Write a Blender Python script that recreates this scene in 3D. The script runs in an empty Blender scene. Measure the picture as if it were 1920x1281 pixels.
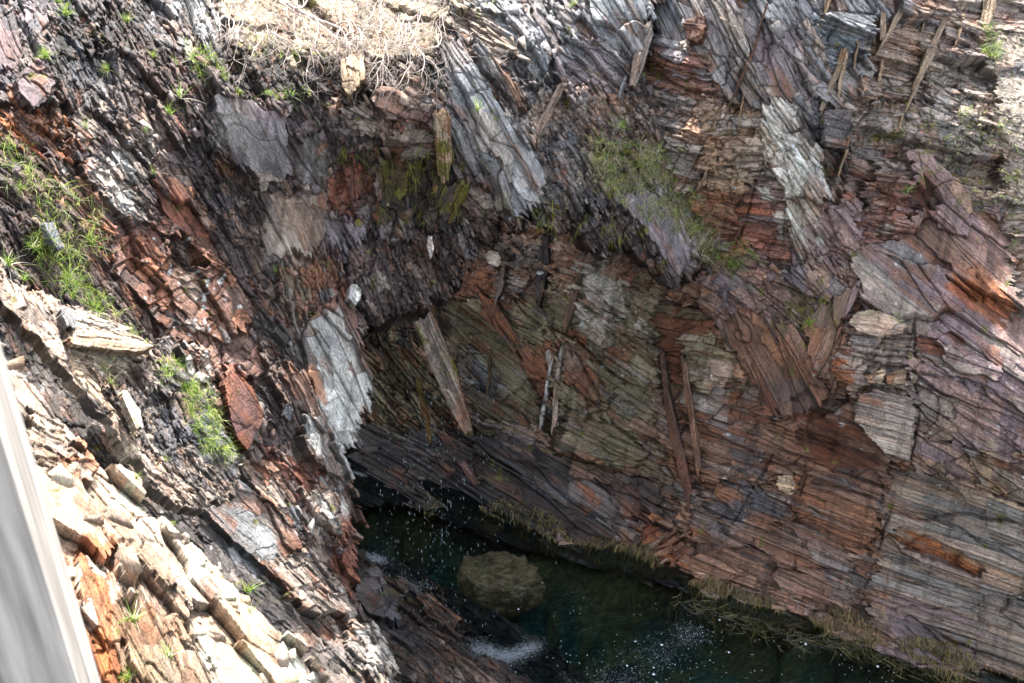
import bpy, math, random
import numpy as np
from mathutils import Vector, Matrix

random.seed(7)
rng = np.random.default_rng(7)
scene = bpy.context.scene

# ------------------------------------------------------------------ camera
F = 1867.0                      # focal length in reference pixels (35 mm on 36 mm)
CX, CY = 960.0, 640.5
CAMZ = 12.0
PITCH = math.radians(30)
cam_d = bpy.data.cameras.new('camera')
cam = bpy.data.objects.new('camera', cam_d)
scene.collection.objects.link(cam)
cam.location = (0, 0, CAMZ)
cam.rotation_euler = (math.radians(90) - PITCH, 0, 0)
cam_d.lens = 35.0
cam_d.sensor_width = 36.0
cam_d.clip_start = 0.05
cam_d.clip_end = 2000
cam_d.dof.use_dof = True
cam_d.dof.focus_distance = 14.5
cam_d.dof.aperture_fstop = 8.0
scene.camera = cam

# ------------------------------------------------------------------ light
SUN_EL = math.radians(45)
SUN_AZ = math.radians(-8)        # direction towards the sun, measured from +Y to +X
w = bpy.data.worlds.new('World')
scene.world = w
w.use_nodes = True
nt = w.node_tree
bg = nt.nodes['Background']
sky = nt.nodes.new('ShaderNodeTexSky')
sky.sky_type = 'NISHITA'
sky.sun_disc = False
sky.sun_elevation = SUN_EL
sky.sun_rotation = SUN_AZ
sky.air_density = 1.0
sky.dust_density = 2.5
sky.ozone_density = 0.6
hs = nt.nodes.new('ShaderNodeHueSaturation')
hs.inputs['Saturation'].default_value = 0.42
nt.links.new(sky.outputs[0], hs.inputs['Color'])
nt.links.new(hs.outputs[0], bg.inputs[0])
bg.inputs[1].default_value = 0.15
sd = bpy.data.lights.new('sun', 'SUN')
sd.energy = 4.3
sd.angle = math.radians(0.5)
sd.color = (1.0, 0.96, 0.91)
sun = bpy.data.objects.new('sun', sd)
scene.collection.objects.link(sun)
S = Vector((math.sin(SUN_AZ) * math.cos(SUN_EL), math.cos(SUN_AZ) * math.cos(SUN_EL), math.sin(SUN_EL)))
sun.rotation_euler = S.to_track_quat('Z', 'Y').to_euler()
scene.view_settings.view_transform = 'Standard'
scene.view_settings.look = 'None'
scene.view_settings.gamma = 1
scene.view_settings.exposure = 2.2
scene.cycles.max_bounces = 5
scene.cycles.diffuse_bounces = 3
scene.cycles.transparent_max_bounces = 8

FW = np.array([0, math.cos(PITCH), -math.sin(PITCH)])
UPV = np.array([0, math.sin(PITCH), math.cos(PITCH)])
RT = np.array([1.0, 0, 0])
CAM = np.array([0, 0, CAMZ])


def ray(px, py):
    px = np.asarray(px, float); py = np.asarray(py, float)
    a = (px - CX) / F; b = (CY - py) / F
    return FW + a[..., None] * RT + b[..., None] * UPV


def unproj(px, py, d):
    return CAM + ray(px, py) * np.asarray(d, float)[..., None]


def water_d(px, py, z=0.0):
    r = ray(px, py)
    return (z - CAMZ) / r[..., 2]


# ------------------------------------------------------------------ noise
def hsh(i, j, seed):
    i = i.astype(np.int64).astype(np.uint64) if isinstance(i, np.ndarray) else np.uint64(i & 0xffffffff)
    j = j.astype(np.int64).astype(np.uint64) if isinstance(j, np.ndarray) else np.uint64(j & 0xffffffff)
    h = (i * np.uint64(0x9E3779B1) + j * np.uint64(0x85EBCA77) + np.uint64((seed * 0xC2B2AE3D) & 0xffffffff)) & np.uint64(0xffffffff)
    h ^= h >> np.uint64(15)
    h = (h * np.uint64(0x2C1B3C6D)) & np.uint64(0xffffffff)
    h ^= h >> np.uint64(12)
    h = (h * np.uint64(0x297A2D39)) & np.uint64(0xffffffff)
    h ^= h >> np.uint64(15)
    return (h & np.uint64(0xffffff)).astype(np.float32) / np.float32(0xffffff)


def vnoise(x, y, seed):
    xi = np.floor(x); yi = np.floor(y)
    fx = (x - xi).astype(np.float32); fy = (y - yi).astype(np.float32)
    fx = fx * fx * (3 - 2 * fx); fy = fy * fy * (3 - 2 * fy)
    xi = xi.astype(np.int64) + 100000; yi = yi.astype(np.int64) + 100000
    a = hsh(xi, yi, seed); b = hsh(xi + 1, yi, seed)
    c = hsh(xi, yi + 1, seed); d = hsh(xi + 1, yi + 1, seed)
    return (a + (b - a) * fx) * (1 - fy) + (c + (d - c) * fx) * fy - 0.5


def fbm(x, y, seed, oct=3):
    r = 0; a = 1.0
    for k in range(oct):
        r = r + a * vnoise(x * 2 ** k, y * 2 ** k, seed + k * 17)
        a *= 0.5
    return r


def cells1(u, key, seed):
    """irregular 1-D cells: index, local 0..1, width"""
    i = np.floor(u).astype(np.int64) + 50000
    f = (u - np.floor(u)).astype(np.float32)
    b0 = 0.75 * hsh(i, key, seed)
    lower = f < b0
    idx = np.where(lower, i - 1, i)
    bs = 0.75 * hsh(idx, key, seed)
    be = 1 + 0.75 * hsh(idx + 1, key, seed)
    wdt = be - bs
    loc = np.where(lower, f + 1 - bs, f - bs) / wdt
    return idx, loc, wdt


def bricks(s, t, bt, bl, seed):
    it, lt, wt = cells1(t / bt, np.zeros_like(t, dtype=np.int64) + 3, seed)
    is_, ls, ws = cells1(s / bl + hsh(it, it * 0 + 7, seed) * 5, it, seed + 5)
    hid = hsh(it * 31 + 11, is_, seed + 9)
    hid2 = hsh(it * 17 + 5, is_ + 77, seed + 21)
    edge = np.minimum(np.minimum(lt, 1 - lt) * wt * bt, np.minimum(ls, 1 - ls) * ws * bl)
    return hid, hid2, lt, ls, edge, hsh(it, it * 0 + 1, seed + 3)


def facets(x, y, seed):
    """broken planar facets: each cell a plane with its own height and tilt; returns height, cell value, edge distance"""
    xi = np.floor(x).astype(np.int64) + 50000; yi = np.floor(y).astype(np.int64) + 50000
    fx = x - np.floor(x); fy = y - np.floor(y)
    best = np.full(x.shape, 9.0, np.float32); sec = best.copy(); hv = np.zeros(x.shape, np.float32); cid = hv.copy()
    for dj in (-1, 0, 1):
        for di in (-1, 0, 1):
            a = hsh(xi + di, yi + dj, seed); b = hsh(xi + di, yi + dj, seed + 1)
            dx = (fx - di - 0.1 - 0.8 * a).astype(np.float32); dy = (fy - dj - 0.1 - 0.8 * b).astype(np.float32)
            d = np.abs(dx) * 0.8 + np.abs(dy) + 0.25 * np.abs(dx + dy)
            c = hsh(xi + di, yi + dj, seed + 2)
            e = hsh(xi + di, yi + dj, seed + 3)
            val = (c - 0.5) + dx * (e - 0.5) * 1.8 + dy * (b - 0.5 + 0.25) * 1.6
            nb = d < best
            sec = np.where(nb, best, np.minimum(sec, d))
            hv = np.where(nb, val, hv); cid = np.where(nb, a * 0.5 + e * 0.5, cid)
            best = np.where(nb, d, best)
    return hv, cid, sec - best


# ------------------------------------------------------------------ palettes (displayed shade colours, sRGB 0-255)
PAL = {
    'dark':     [(58, 50, 48), (82, 70, 66), (44, 40, 40), (100, 84, 78), (74, 72, 76)],
    'brown':    [(98, 72, 62), (122, 88, 74), (76, 58, 52), (112, 94, 88), (140, 98, 76)],
    'redbrown': [(120, 76, 60), (142, 88, 66), (98, 66, 58), (128, 96, 88), (104, 88, 88)],
    'rust':     [(156, 88, 50), (176, 104, 62), (124, 72, 48), (140, 96, 74), (186, 124, 84)],
    'rustdark': [(96, 52, 32), (116, 62, 36), (74, 44, 32), (106, 76, 60), (90, 74, 68)],
    'purple':   [(114, 98, 100), (126, 106, 104), (104, 92, 96), (136, 110, 98), (100, 94, 98)],
    'grey':     [(112, 112, 116), (132, 132, 134), (92, 94, 100), (124, 116, 112), (146, 146, 146)],
    'greydark': [(72, 74, 80), (92, 92, 96), (58, 60, 66), (104, 98, 96), (82, 74, 70)],
    'bluegrey': [(112, 120, 128), (128, 134, 138), (100, 106, 114), (120, 120, 122), (140, 142, 140)],
    'slate':    [(124, 128, 130), (138, 140, 142), (112, 114, 120), (130, 126, 126)],
    'purslate': [(122, 112, 116), (110, 106, 112), (130, 118, 120), (116, 114, 112)],
    'olive':    [(112, 104, 84), (132, 124, 100), (94, 88, 72), (120, 116, 104), (146, 138, 116)],
    'tan':      [(156, 136, 114), (172, 152, 128), (134, 114, 96), (146, 138, 128), (166, 132, 104)],
    'tangrey':  [(138, 128, 120), (152, 142, 132), (120, 112, 108), (144, 122, 106), (108, 100, 96)],
    'white':    [(180, 182, 180), (194, 192, 186), (160, 162, 164), (172, 152, 136), (186, 186, 186)],
    'paleridge': [(172, 170, 164), (186, 182, 174), (150, 148, 146), (164, 150, 136), (178, 176, 172)],
    'soil':     [(46, 42, 40), (58, 54, 52), (38, 36, 36), (68, 62, 58), (52, 50, 52)],
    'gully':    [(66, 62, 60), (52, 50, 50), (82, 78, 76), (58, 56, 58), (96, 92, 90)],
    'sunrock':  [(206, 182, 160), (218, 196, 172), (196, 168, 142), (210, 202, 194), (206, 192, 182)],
    'drygrass': [(150, 136, 116), (160, 148, 128), (120, 106, 88), (96, 84, 72)],
    'strata':   [(126, 106, 98), (112, 104, 104), (136, 100, 80), (100, 96, 98), (148, 122, 106)],
    'lineated': [(122, 114, 106), (110, 108, 106), (138, 118, 102), (104, 104, 104), (146, 122, 102)],
    'wetred':   [(112, 76, 58), (128, 86, 62), (92, 68, 58), (118, 94, 82), (92, 84, 82), (134, 104, 84)],
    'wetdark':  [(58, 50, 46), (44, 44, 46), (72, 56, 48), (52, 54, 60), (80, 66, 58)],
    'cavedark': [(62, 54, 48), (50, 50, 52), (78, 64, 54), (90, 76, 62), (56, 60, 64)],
    'mossy':    [(92, 84, 48), (110, 100, 52), (70, 62, 42), (82, 66, 50), (124, 116, 58)],
    'gravel':   [(128, 122, 112), (146, 138, 128), (112, 106, 100), (154, 142, 128)],
    'scree':    [(112, 106, 102), (132, 116, 104), (92, 92, 96), (148, 142, 136), (84, 76, 74), (140, 108, 88)],
}
GAIN = 1.15
CHIPS = True
MIXP = 0.6
AMPK = 0.6
TOCAM = 1.0


def lin(c):
    c = np.asarray(c, float) / 255.0
    return np.where(c <= 0.04045, c / 12.92, ((c + 0.055) / 1.055) ** 2.4)


def warm(c):
    m = c.mean()
    c = m + (c - m) * 1.12
    return c * np.array([1.03, 1.0, 0.96])


PALN = list(PAL.keys())
PMAX = 6
PALA = np.zeros((len(PALN), PMAX, 3), np.float32)
PALC = np.zeros(len(PALN), np.int64)
for k, n in enumerate(PALN):
    PALC[k] = len(PAL[n])
    for q, c in enumerate(PAL[n]):
        PALA[k, q] = warm(lin(c)) * GAIN * (1.25 if n in ('purple', 'purslate', 'lineated', 'grey', 'slate', 'bluegrey', 'strata', 'tangrey', 'scree', 'wetred', 'paleridge') else 1.35 if n in ('dark', 'brown', 'greydark', 'gully', 'soil') else 1.0)
RUST = lin((140, 90, 62)) * GAIN
MOSS = lin((112, 108, 48)) * GAIN
LICH = lin((204, 206, 204)) * GAIN

DEF = dict(ang=50, bt=16, bl=44, amp=8, off=0, pal='dark', wet=0.0, lich=0.0, moss=0.0, rust=0.1, rag=14, chips=1.0, coarse=1.0, tilt=0.9, macro=22)


def G(poly, **k):
    d = dict(DEF); d.update(k); d['poly'] = poly
    return d


# ------------------------------------------------------------------ rock material
def rock_material(name, sheen=False):
    m = bpy.data.materials.new(name)
    m.use_nodes = True
    n = m.node_tree.nodes; l = m.node_tree.links
    b = n['Principled BSDF']
    col = n.new('ShaderNodeAttribute'); col.attribute_name = 'Col'
    st = n.new('ShaderNodeAttribute'); st.attribute_name = 'st'
    wet = n.new('ShaderNodeAttribute'); wet.attribute_name = 'wet'
    mp = n.new('ShaderNodeMapping'); mp.inputs['Scale'].default_value = (0.035, 0.28, 0.2)
    l.new(st.outputs['Vector'], mp.inputs['Vector'])
    n1 = n.new('ShaderNodeTexNoise'); n1.inputs['Scale'].default_value = 1.0; n1.inputs['Detail'].default_value = 6; n1.inputs['Roughness'].default_value = 0.65
    l.new(mp.outputs[0], n1.inputs['Vector'])
    mp2 = n.new('ShaderNodeMapping'); mp2.inputs['Scale'].default_value = (0.16, 0.26, 0.22)
    l.new(st.outputs['Vector'], mp2.inputs['Vector'])
    n2 = n.new('ShaderNodeTexNoise'); n2.inputs['Scale'].default_value = 1.0; n2.inputs['Detail'].default_value = 7; n2.inputs['Roughness'].default_value = 0.7
    l.new(mp2.outputs[0], n2.inputs['Vector'])
    r1 = n.new('ShaderNodeMapRange'); r1.inputs[1].default_value = 0.3; r1.inputs[2].default_value = 0.7; r1.inputs[3].default_value = 0.7; r1.inputs[4].default_value = 1.3
    l.new(n1.outputs['Fac'], r1.inputs[0])
    r2 = n.new('ShaderNodeMapRange'); r2.inputs[1].default_value = 0.32; r2.inputs[2].default_value = 0.7; r2.inputs[3].default_value = 0.4; r2.inputs[4].default_value = 1.62
    l.new(n2.outputs['Fac'], r2.inputs[0])
    mu = n.new('ShaderNodeMath'); mu.operation = 'MULTIPLY'
    l.new(r1.outputs[0], mu.inputs[0]); l.new(r2.outputs[0], mu.inputs[1])
    mx = n.new('ShaderNodeVectorMath'); mx.operation = 'SCALE'
    l.new(col.outputs['Color'], mx.inputs[0]); l.new(mu.outputs[0], mx.inputs['Scale'])
    l.new(mx.outputs[0], b.inputs['Base Color'])
    rr = n.new('ShaderNodeMapRange'); rr.inputs[3].default_value = 0.82; rr.inputs[4].default_value = 0.12
    l.new(wet.outputs['Fac'], rr.inputs[0]); l.new(rr.outputs[0], b.inputs['Roughness'])
    sp = n.new('ShaderNodeMapRange'); sp.inputs[3].default_value = 0.25; sp.inputs[4].default_value = 1.0
    l.new(wet.outputs['Fac'], sp.inputs[0]); l.new(sp.outputs[0], b.inputs['Specular IOR Level'])
    ad = n.new('ShaderNodeMath'); ad.operation = 'ADD'
    l.new(n1.outputs['Fac'], ad.inputs[0]); l.new(n2.outputs['Fac'], ad.inputs[1])
    bu = n.new('ShaderNodeBump'); bu.inputs['Strength'].default_value = 1.0; bu.inputs['Distance'].default_value = 0.06
    l.new(ad.outputs[0], bu.inputs['Height']); l.new(bu.outputs[0], b.inputs['Normal'])
    return m


ROCK = rock_material('layered_rock')


def simple_mat(name, c, rough=0.8, var=0.3, scale=8.0, spec=0.3, trans=0.0, stretch=None):
    m = bpy.data.materials.new(name); m.use_nodes = True
    n = m.node_tree.nodes; l = m.node_tree.links; b = n['Principled BSDF']
    tc = n.new('ShaderNodeTexCoord')
    no = n.new('ShaderNodeTexNoise'); no.inputs['Scale'].default_value = scale; no.inputs['Detail'].default_value = 5
    if stretch:
        mp = n.new('ShaderNodeMapping'); mp.inputs['Scale'].default_value = stretch
        l.new(tc.outputs['Object'], mp.inputs[0]); l.new(mp.outputs[0], no.inputs['Vector'])
    else:
        l.new(tc.outputs['Object'], no.inputs['Vector'])
    r = n.new('ShaderNodeMix'); r.data_type = 'RGBA'
    c = lin(c)
    mr = n.new('ShaderNodeMapRange'); mr.inputs[1].default_value = 0.3; mr.inputs[2].default_value = 0.7
    l.new(no.outputs['Fac'], mr.inputs[0]); l.new(mr.outputs[0], r.inputs[0])
    r.inputs[6].default_value = (*(c * (1 - var)), 1); r.inputs[7].default_value = (*np.minimum(c * (1 + var), .95), 1)
    l.new(r.outputs[2], b.inputs['Base Color'])
    b.inputs['Roughness'].default_value = rough
    b.inputs['Specular IOR Level'].default_value = spec
    bu = n.new('ShaderNodeBump'); bu.inputs['Strength'].default_value = 0.4; bu.inputs['Distance'].default_value = 0.01
    l.new(no.outputs['Fac'], bu.inputs['Height']); l.new(bu.outputs[0], b.inputs['Normal'])
    return m


# ------------------------------------------------------------------ mesh from arrays
def mesh_obj(name, V, Q, mat, attrs=None, parent=None, tri=False, smooth=False, origin=None):
    V = np.asarray(V, np.float32)
    if origin is None:
        origin = V.mean(0)
    V = V - np.asarray(origin, np.float32)
    me = bpy.data.meshes.new(name)
    k = 3 if tri else 4
    me.vertices.add(len(V)); me.vertices.foreach_set('co', V.ravel())
    me.loops.add(len(Q) * k); me.loops.foreach_set('vertex_index', np.asarray(Q, np.int32).ravel())
    me.polygons.add(len(Q)); me.polygons.foreach_set('loop_start', np.arange(0, len(Q) * k, k, dtype=np.int32))
    me.polygons.foreach_set('loop_total', np.full(len(Q), k, np.int32))
    if smooth:
        me.polygons.foreach_set('use_smooth', np.ones(len(Q), bool))
    me.update(calc_edges=True)
    for nm, (ty, arr) in (attrs or {}).items():
        a = me.attributes.new(nm, ty, 'POINT')
        arr = np.asarray(arr, np.float32)
        if ty == 'FLOAT_COLOR':
            if arr.shape[1] == 3:
                arr = np.concatenate([arr, np.ones((len(arr), 1), np.float32)], 1)
            a.data.foreach_set('color', arr.ravel())
        elif ty == 'FLOAT_VECTOR':
            a.data.foreach_set('vector', arr.ravel())
        else:
            a.data.foreach_set('value', arr.ravel())
    me.materials.append(mat)
    o = bpy.data.objects.new(name, me)
    o.location = origin
    scene.collection.objects.link(o)
    if parent:
        o.parent = parent
        o.location = Vector(origin) - parent.location
    return o


def tag(o, label=None, cat=None, group=None, kind=None):
    if label: o['label'] = label
    if cat: o['category'] = cat
    if group: o['group'] = group
    if kind: o['kind'] = kind
    return o


def inpoly(x, y, poly):
    inside = np.zeros(x.shape, bool)
    n = len(poly); j = n - 1
    for i in range(n):
        xi, yi = poly[i]; xj, yj = poly[j]
        if yi != yj:
            c = ((yi > y) != (yj > y)) & (x < (xj - xi) * (y - yi) / (yj - yi) + xi)
            inside ^= c
        j = i
    return inside


def tps(pts):
    P = np.array(pts, float)
    xy = P[:, :2] / 500.0; n = len(P)
    r = np.linalg.norm(xy[:, None] - xy[None], axis=2)
    K = np.where(r > 0, r * r * np.log(r + 1e-12), 0) + np.eye(n) * 0.002
    A = np.zeros((n + 3, n + 3)); A[:n, :n] = K
    A[:n, n] = 1; A[:n, n + 1:] = xy; A[n, :n] = 1; A[n + 1:, :n] = xy.T
    sol = np.linalg.solve(A, np.concatenate([1.0 / P[:, 2], [0, 0, 0]]))

    def f(x, y):
        x = x / 500.0; y = y / 500.0
        o = sol[n] + sol[n + 1] * x + sol[n + 2] * y
        for i in range(n):
            r2 = (x - xy[i, 0]) ** 2 + (y - xy[i, 1]) ** 2
            o = o + sol[i] * 0.5 * r2 * np.log(r2 + 1e-12)
        return 1.0 / np.clip(o, 1 / 60.0, 1 / 0.8)
    return f


SURF = []     # built layers for lookups: front-most first


def rag_coords(X, Y, g, seed):
    a = math.radians(g['ang']); c, s_ = math.cos(a), math.sin(a)
    t = -X * s_ + Y * c
    s = X * c + Y * s_
    it, lt, wt = cells1(t / max(5.0, g['bt'] * 0.55) + vnoise(s / 30, t / 30, seed) * 0.5, np.zeros(X.shape, np.int64), seed)
    h = hsh(it, it * 0 + 2, seed + 4) - 0.5
    tooth = (np.abs(lt - 0.5) - 0.25) * 0.8
    sh = (h + tooth) * g['rag'] * 1.6
    nx = fbm(X / 22, Y / 22, seed + 8, 2) * g.get('nz', 9)
    ny = fbm(X / 22, Y / 22, seed + 31, 2) * g.get('nz', 9)
    return X + c * sh + nx, Y + s_ * sh + ny


def build_layer(name, mask, depthf, base, regions, step=1.6, seed=1, thick=0.9, kind='structure', mat=None, chips=0, keep=True, parent=None, mask_rag=None):
    xs = [p[0] for p in mask]; ys = [p[1] for p in mask]
    x0, x1, y0, y1 = min(xs) - 15, max(xs) + 15, min(ys) - 15, max(ys) + 15
    X, Y = np.meshgrid(np.arange(x0, x1, step), np.arange(y0, y1, step))
    H, W = X.shape
    allg = [base] + regions
    R = np.zeros(X.shape, np.int64)
    for i, g in enumerate(regions, 1):
        px = [p[0] for p in g['poly']]; py = [p[1] for p in g['poly']]
        m = 30 + g['rag']
        c0 = int(max(0, (min(px) - m - x0) / step)); c1 = int(min(W, (max(px) + m - x0) / step + 1))
        r0 = int(max(0, (min(py) - m - y0) / step)); r1 = int(min(H, (max(py) + m - y0) / step + 1))
        if c1 <= c0 or r1 <= r0: continue
        xx, yy = X[r0:r1, c0:c1], Y[r0:r1, c0:c1]
        rx, ry = rag_coords(xx, yy, g, seed + i * 7)
        ins = inpoly(rx, ry, g['poly'])
        R[r0:r1, c0:c1][ins] = i

    def P(k, R=R):
        return np.array([g[k] for g in allg], np.float32)[R]
    bm = dict(base)
    if mask_rag is not None: bm['rag'] = mask_rag
    mx, my = rag_coords(X, Y, bm, seed + 991)
    M = inpoly(mx, my, mask)
    ang = np.radians(P('ang'))
    curve = fbm(X / 260, Y / 260, seed + 50, 2)
    ang = ang + curve * np.where(P('bl') > 115, 0.07, 0.16)
    # local strata coordinates, per region centred
    cxs = np.array([np.mean([p[0] for p in g['poly']]) if g.get('poly') else (x0 + x1) / 2 for g in allg], np.float32)[R]
    cys = np.array([np.mean([p[1] for p in g['poly']]) if g.get('poly') else (y0 + y1) / 2 for g in allg], np.float32)[R]
    bt = P('bt'); bl = P('bl')
    dx = X - cxs; dy = Y - cys
    s = dx * np.cos(ang) + dy * np.sin(ang)
    t = -dx * np.sin(ang) + dy * np.cos(ang)
    FA = facets(s / (bl * 1.7) + 31, t / (bt * 3.6) + 17, seed + 61)
    FB = facets(s / (bl * 0.55) + 11, t / (bt * 1.1) + 7, seed + 67)
    t = t + FA[0] * bt * 0.5 + fbm(X / 120, Y / 120, seed + 60, 2) * np.where(bl > 115, 3.0, np.minimum(bt, 16) * 0.7) + R * 37.7
    s = s + fbm(X / 70, Y / 70, seed + 70, 3) * bl * 0.3 + R * 91.3
    tw = t + FB[0] * bt * 0.16 + vnoise(s / (bl * 0.2), t / bt, seed + 80) * np.minimum(bt, 14) * 0.14
    sw = s + FB[0] * bl * 0.1
    # slanted joints: shear s by t, different sense per patch
    shear = np.sign(vnoise(X / 160, Y / 160, seed + 95)) * 0.22
    sw = sw + tw * shear
    A1 = bricks(sw, tw, bt * 3.1, bl * 2.3, seed + 1)
    A2 = bricks(sw, tw, bt, bl, seed + 2)
    A3 = bricks(sw + A2[0] * 40, tw, bt * 0.34, bl * 0.45, seed + 3)
    amp = P('amp') * AMPK; tilt = P('tilt'); coarse = P('coarse')
    disp = amp * coarse * 2.0 * (A1[0] - 0.5)
    disp += amp * coarse * 0.9 * tilt * (A1[2] - 0.5)
    disp += amp * 1.25 * (A2[0] - 0.5) + amp * 0.75 * tilt * (A2[2] - 0.5) + amp * 0.8 * (A2[1] - 0.5) * (A2[3] - 0.5) * 2
    disp += amp * 0.32 * (A3[0] - 0.5) + amp * 0.2 * tilt * (A3[2] - 0.5)
    disp -= amp * 1.5 * (A2[1] < 0.09) + amp * 0.8 * (A1[1] < 0.1)
    disp -= amp * 0.55 * np.clip(1 - A2[4] / 2.2, 0, 1) + amp * 0.9 * coarse * np.clip(1 - A1[4] / 3.2, 0, 1)
    disp += amp * 1.5 * coarse * fbm(X / 110, Y / 110, seed + 40, 2)
    disp += amp * 1.5 * coarse * FA[0] + amp * 0.9 * FB[0] - amp * 0.5 * np.clip(1 - FB[2] / 0.05, 0, 1) - amp * 0.9 * np.clip(1 - FA[2] / 0.03, 0, 1)
    FM = facets(s / 230 + 3, t / 85 + 5, seed + 77)
    disp += P('macro') * (FM[0] - 0.35 * np.clip(1 - FM[2] / 0.05, 0, 1))
    disp += P('off')
    for line, gw, gd in base.get('joints', []):
        dm = np.full(X.shape, 1e9)
        jx = X + fbm(X / 30, Y / 30, seed + 501, 3) * 7; jy = Y + fbm(X / 30, Y / 30, seed + 502, 3) * 7
        for (ax, ay), (bx, by) in zip(line[:-1], line[1:]):
            L2 = (bx - ax) ** 2 + (by - ay) ** 2
            u = np.clip(((jx - ax) * (bx - ax) + (jy - ay) * (by - ay)) / L2, 0, 1)
            dm = np.minimum(dm, (jx - ax - u * (bx - ax)) ** 2 + (jy - ay - u * (by - ay)) ** 2)
        dm = np.sqrt(dm)
        disp -= gd * .6 * np.clip(1.2 - dm / (gw * .75), 0, 1) * np.clip(0.6 + 1.6 * fbm(X / 38, Y / 38, seed + 503, 2), 0, 1.1)
    # depth & base surface
    D = depthf(X, Y)
    B = unproj(X, Y, D)
    Tx = np.gradient(B, axis=1); Ty = np.gradient(B, axis=0)
    N = np.cross(Ty, Tx)
    N /= np.linalg.norm(N, axis=2, keepdims=True) + 1e-9
    tocam = CAM - B; tocam /= np.linalg.norm(tocam, axis=2, keepdims=True)
    N = np.where((N * tocam).sum(2, keepdims=True) < 0, -N, N)
    dirn = N * 0.75 + TOCAM * tocam
    dirn /= np.linalg.norm(dirn, axis=2, keepdims=True)
    pxm = D / F
    V = B + dirn * (disp * pxm)[..., None]
    # colour
    rr_ = np.clip(np.arange(H)[:, None] + ((A2[0] * 977 % 1 - 0.5) * 2 * 46 / step).astype(int), 0, H - 1)
    cc_ = np.clip(np.arange(W)[None, :] + ((A2[1] * 757 % 1 - 0.5) * 2 * 46 / step).astype(int), 0, W - 1)
    RC = np.where(hsh((A2[1] * 9999).astype(np.int64), (A2[0] * 9999).astype(np.int64), seed + 5) < MIXP, R[rr_, cc_], R)
    pi = np.array([PALN.index(g['pal']) for g in allg], np.int64)[RC]
    alt = (hsh((A2[0] * 9999).astype(np.int64), (A1[1] * 9999).astype(np.int64), seed + 6) < 0.16) & (np.array([g.get('alt', 1) for g in allg])[R] > 0)
    pi = np.where(alt, PALN.index('scree'), pi)
    cnt = PALC[pi]
    k2 = np.minimum((A2[1] * cnt).astype(np.int64), cnt - 1)
    k1 = np.minimum((A1[1] * cnt).astype(np.int64), cnt - 1)
    C = PALA[pi, k2] * 0.5 + PALA[pi, k1] * 0.5
    def blur(A, w_):
        A = np.pad(A, ((w_ + 1, w_), (0, 0), (0, 0)), mode='edge').cumsum(0); A = (A[2 * w_ + 1:] - A[:-2 * w_ - 1]) / (2 * w_ + 1)
        A = np.pad(A, ((0, 0), (w_ + 1, w_), (0, 0)), mode='edge').cumsum(1); return (A[:, 2 * w_ + 1:] - A[:, :-2 * w_ - 1]) / (2 * w_ + 1)
    C = 0.62 * C + 0.38 * blur(blur(C.astype(np.float64), 14), 9).astype(np.float32)
    run = fbm(X / 11 + 0.02 * Y, Y / 120, seed + 171, 3)
    C = C * (1 - 0.38 * np.clip(run * 2.2, 0, 1))[..., None]
    C = C * (0.55 + 0.5 * A3[1] + 0.45 * A2[0] + 0.3 * (FB[1] - 0.25))[..., None]
    C *= (1 + 0.35 * fbm(X / 40, Y / 40, seed + 120, 3))[..., None]
    ru = P('rust'); n1 = fbm(s / 90, t / 26, seed + 130, 4) + 0.5 * (A2[3] - 0.5)
    mr = np.clip((n1 + ru * 1.25 - 0.46) * 2.6, 0, 1)[..., None] * 0.66
    C = C * (1 - mr) + RUST * (0.55 + 0.7 * A3[1])[..., None] * mr
    mo = P('moss'); n2 = fbm(X / 28, Y / 28, seed + 140, 4)
    mm = np.clip((n2 + mo * 1.2 - 0.5) * 7, 0, 1)[..., None] * 0.85
    C = C * (1 - mm) + MOSS * (0.5 + 0.9 * A3[1])[..., None] * mm
    li = P('lich'); n3 = fbm(X / 16, Y / 16, seed + 150, 4)
    ml = np.clip((n3 + li * 1.2 - 0.62) * 9, 0, 1)[..., None] * 0.9
    C = C * (1 - ml) + LICH * ml
    crack = np.clip(1 - A2[4] / 1.6, 0, 1) * 0.45
    C = np.clip(C * (1 - crack)[..., None], 0.004, 0.85)
    wet = P('wet') * np.clip(0.8 + 0.9 * fbm(X / 60, Y / 60, seed + 160, 3), 0.1, 1)
    C = C * (1 - 0.25 * wet)[..., None]
    st = np.stack([s, t, disp], 2)
    if keep:
        SURF.insert(0, dict(name=name, x0=x0, y0=y0, step=step, V=V, N=N, Tx=Tx / step, Ty=Ty / step, M=M, ang=ang, D=D, C=C, H=H, W=W, R=R, allg=allg, R_=R))
    # faces
    Mq = M[:-1, :-1] & M[1:, :-1] & M[:-1, 1:] & M[1:, 1:]
    idx = np.arange(H * W).reshape(H, W)
    q = np.stack([idx[:-1, :-1], idx[1:, :-1], idx[1:, 1:], idx[:-1, 1:]], 2)[Mq]
    Vf = V.reshape(-1, 3); Cf = C.reshape(-1, 3); wf = wet.ravel(); sf = st.reshape(-1, 3); Nf = dirn.reshape(-1, 3)
    # rim skirts
    rims = []
    Mp = np.pad(Mq, 1)
    top = Mp[1:-1, 1:-1] & ~Mp[:-2, 1:-1]; bot = Mp[1:-1, 1:-1] & ~Mp[2:, 1:-1]
    lef = Mp[1:-1, 1:-1] & ~Mp[1:-1, :-2]; rig = Mp[1:-1, 1:-1] & ~Mp[1:-1, 2:]
    a00 = idx[:-1, :-1]; a10 = idx[1:, :-1]; a11 = idx[1:, 1:]; a01 = idx[:-1, 1:]
    ea = np.concatenate([a01[top], a10[bot], a00[lef], a11[rig]])
    eb = np.concatenate([a00[top], a11[bot], a10[lef], a01[rig]])
    base_n = len(Vf)
    sk = Vf[np.concatenate([ea, eb])]
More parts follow.
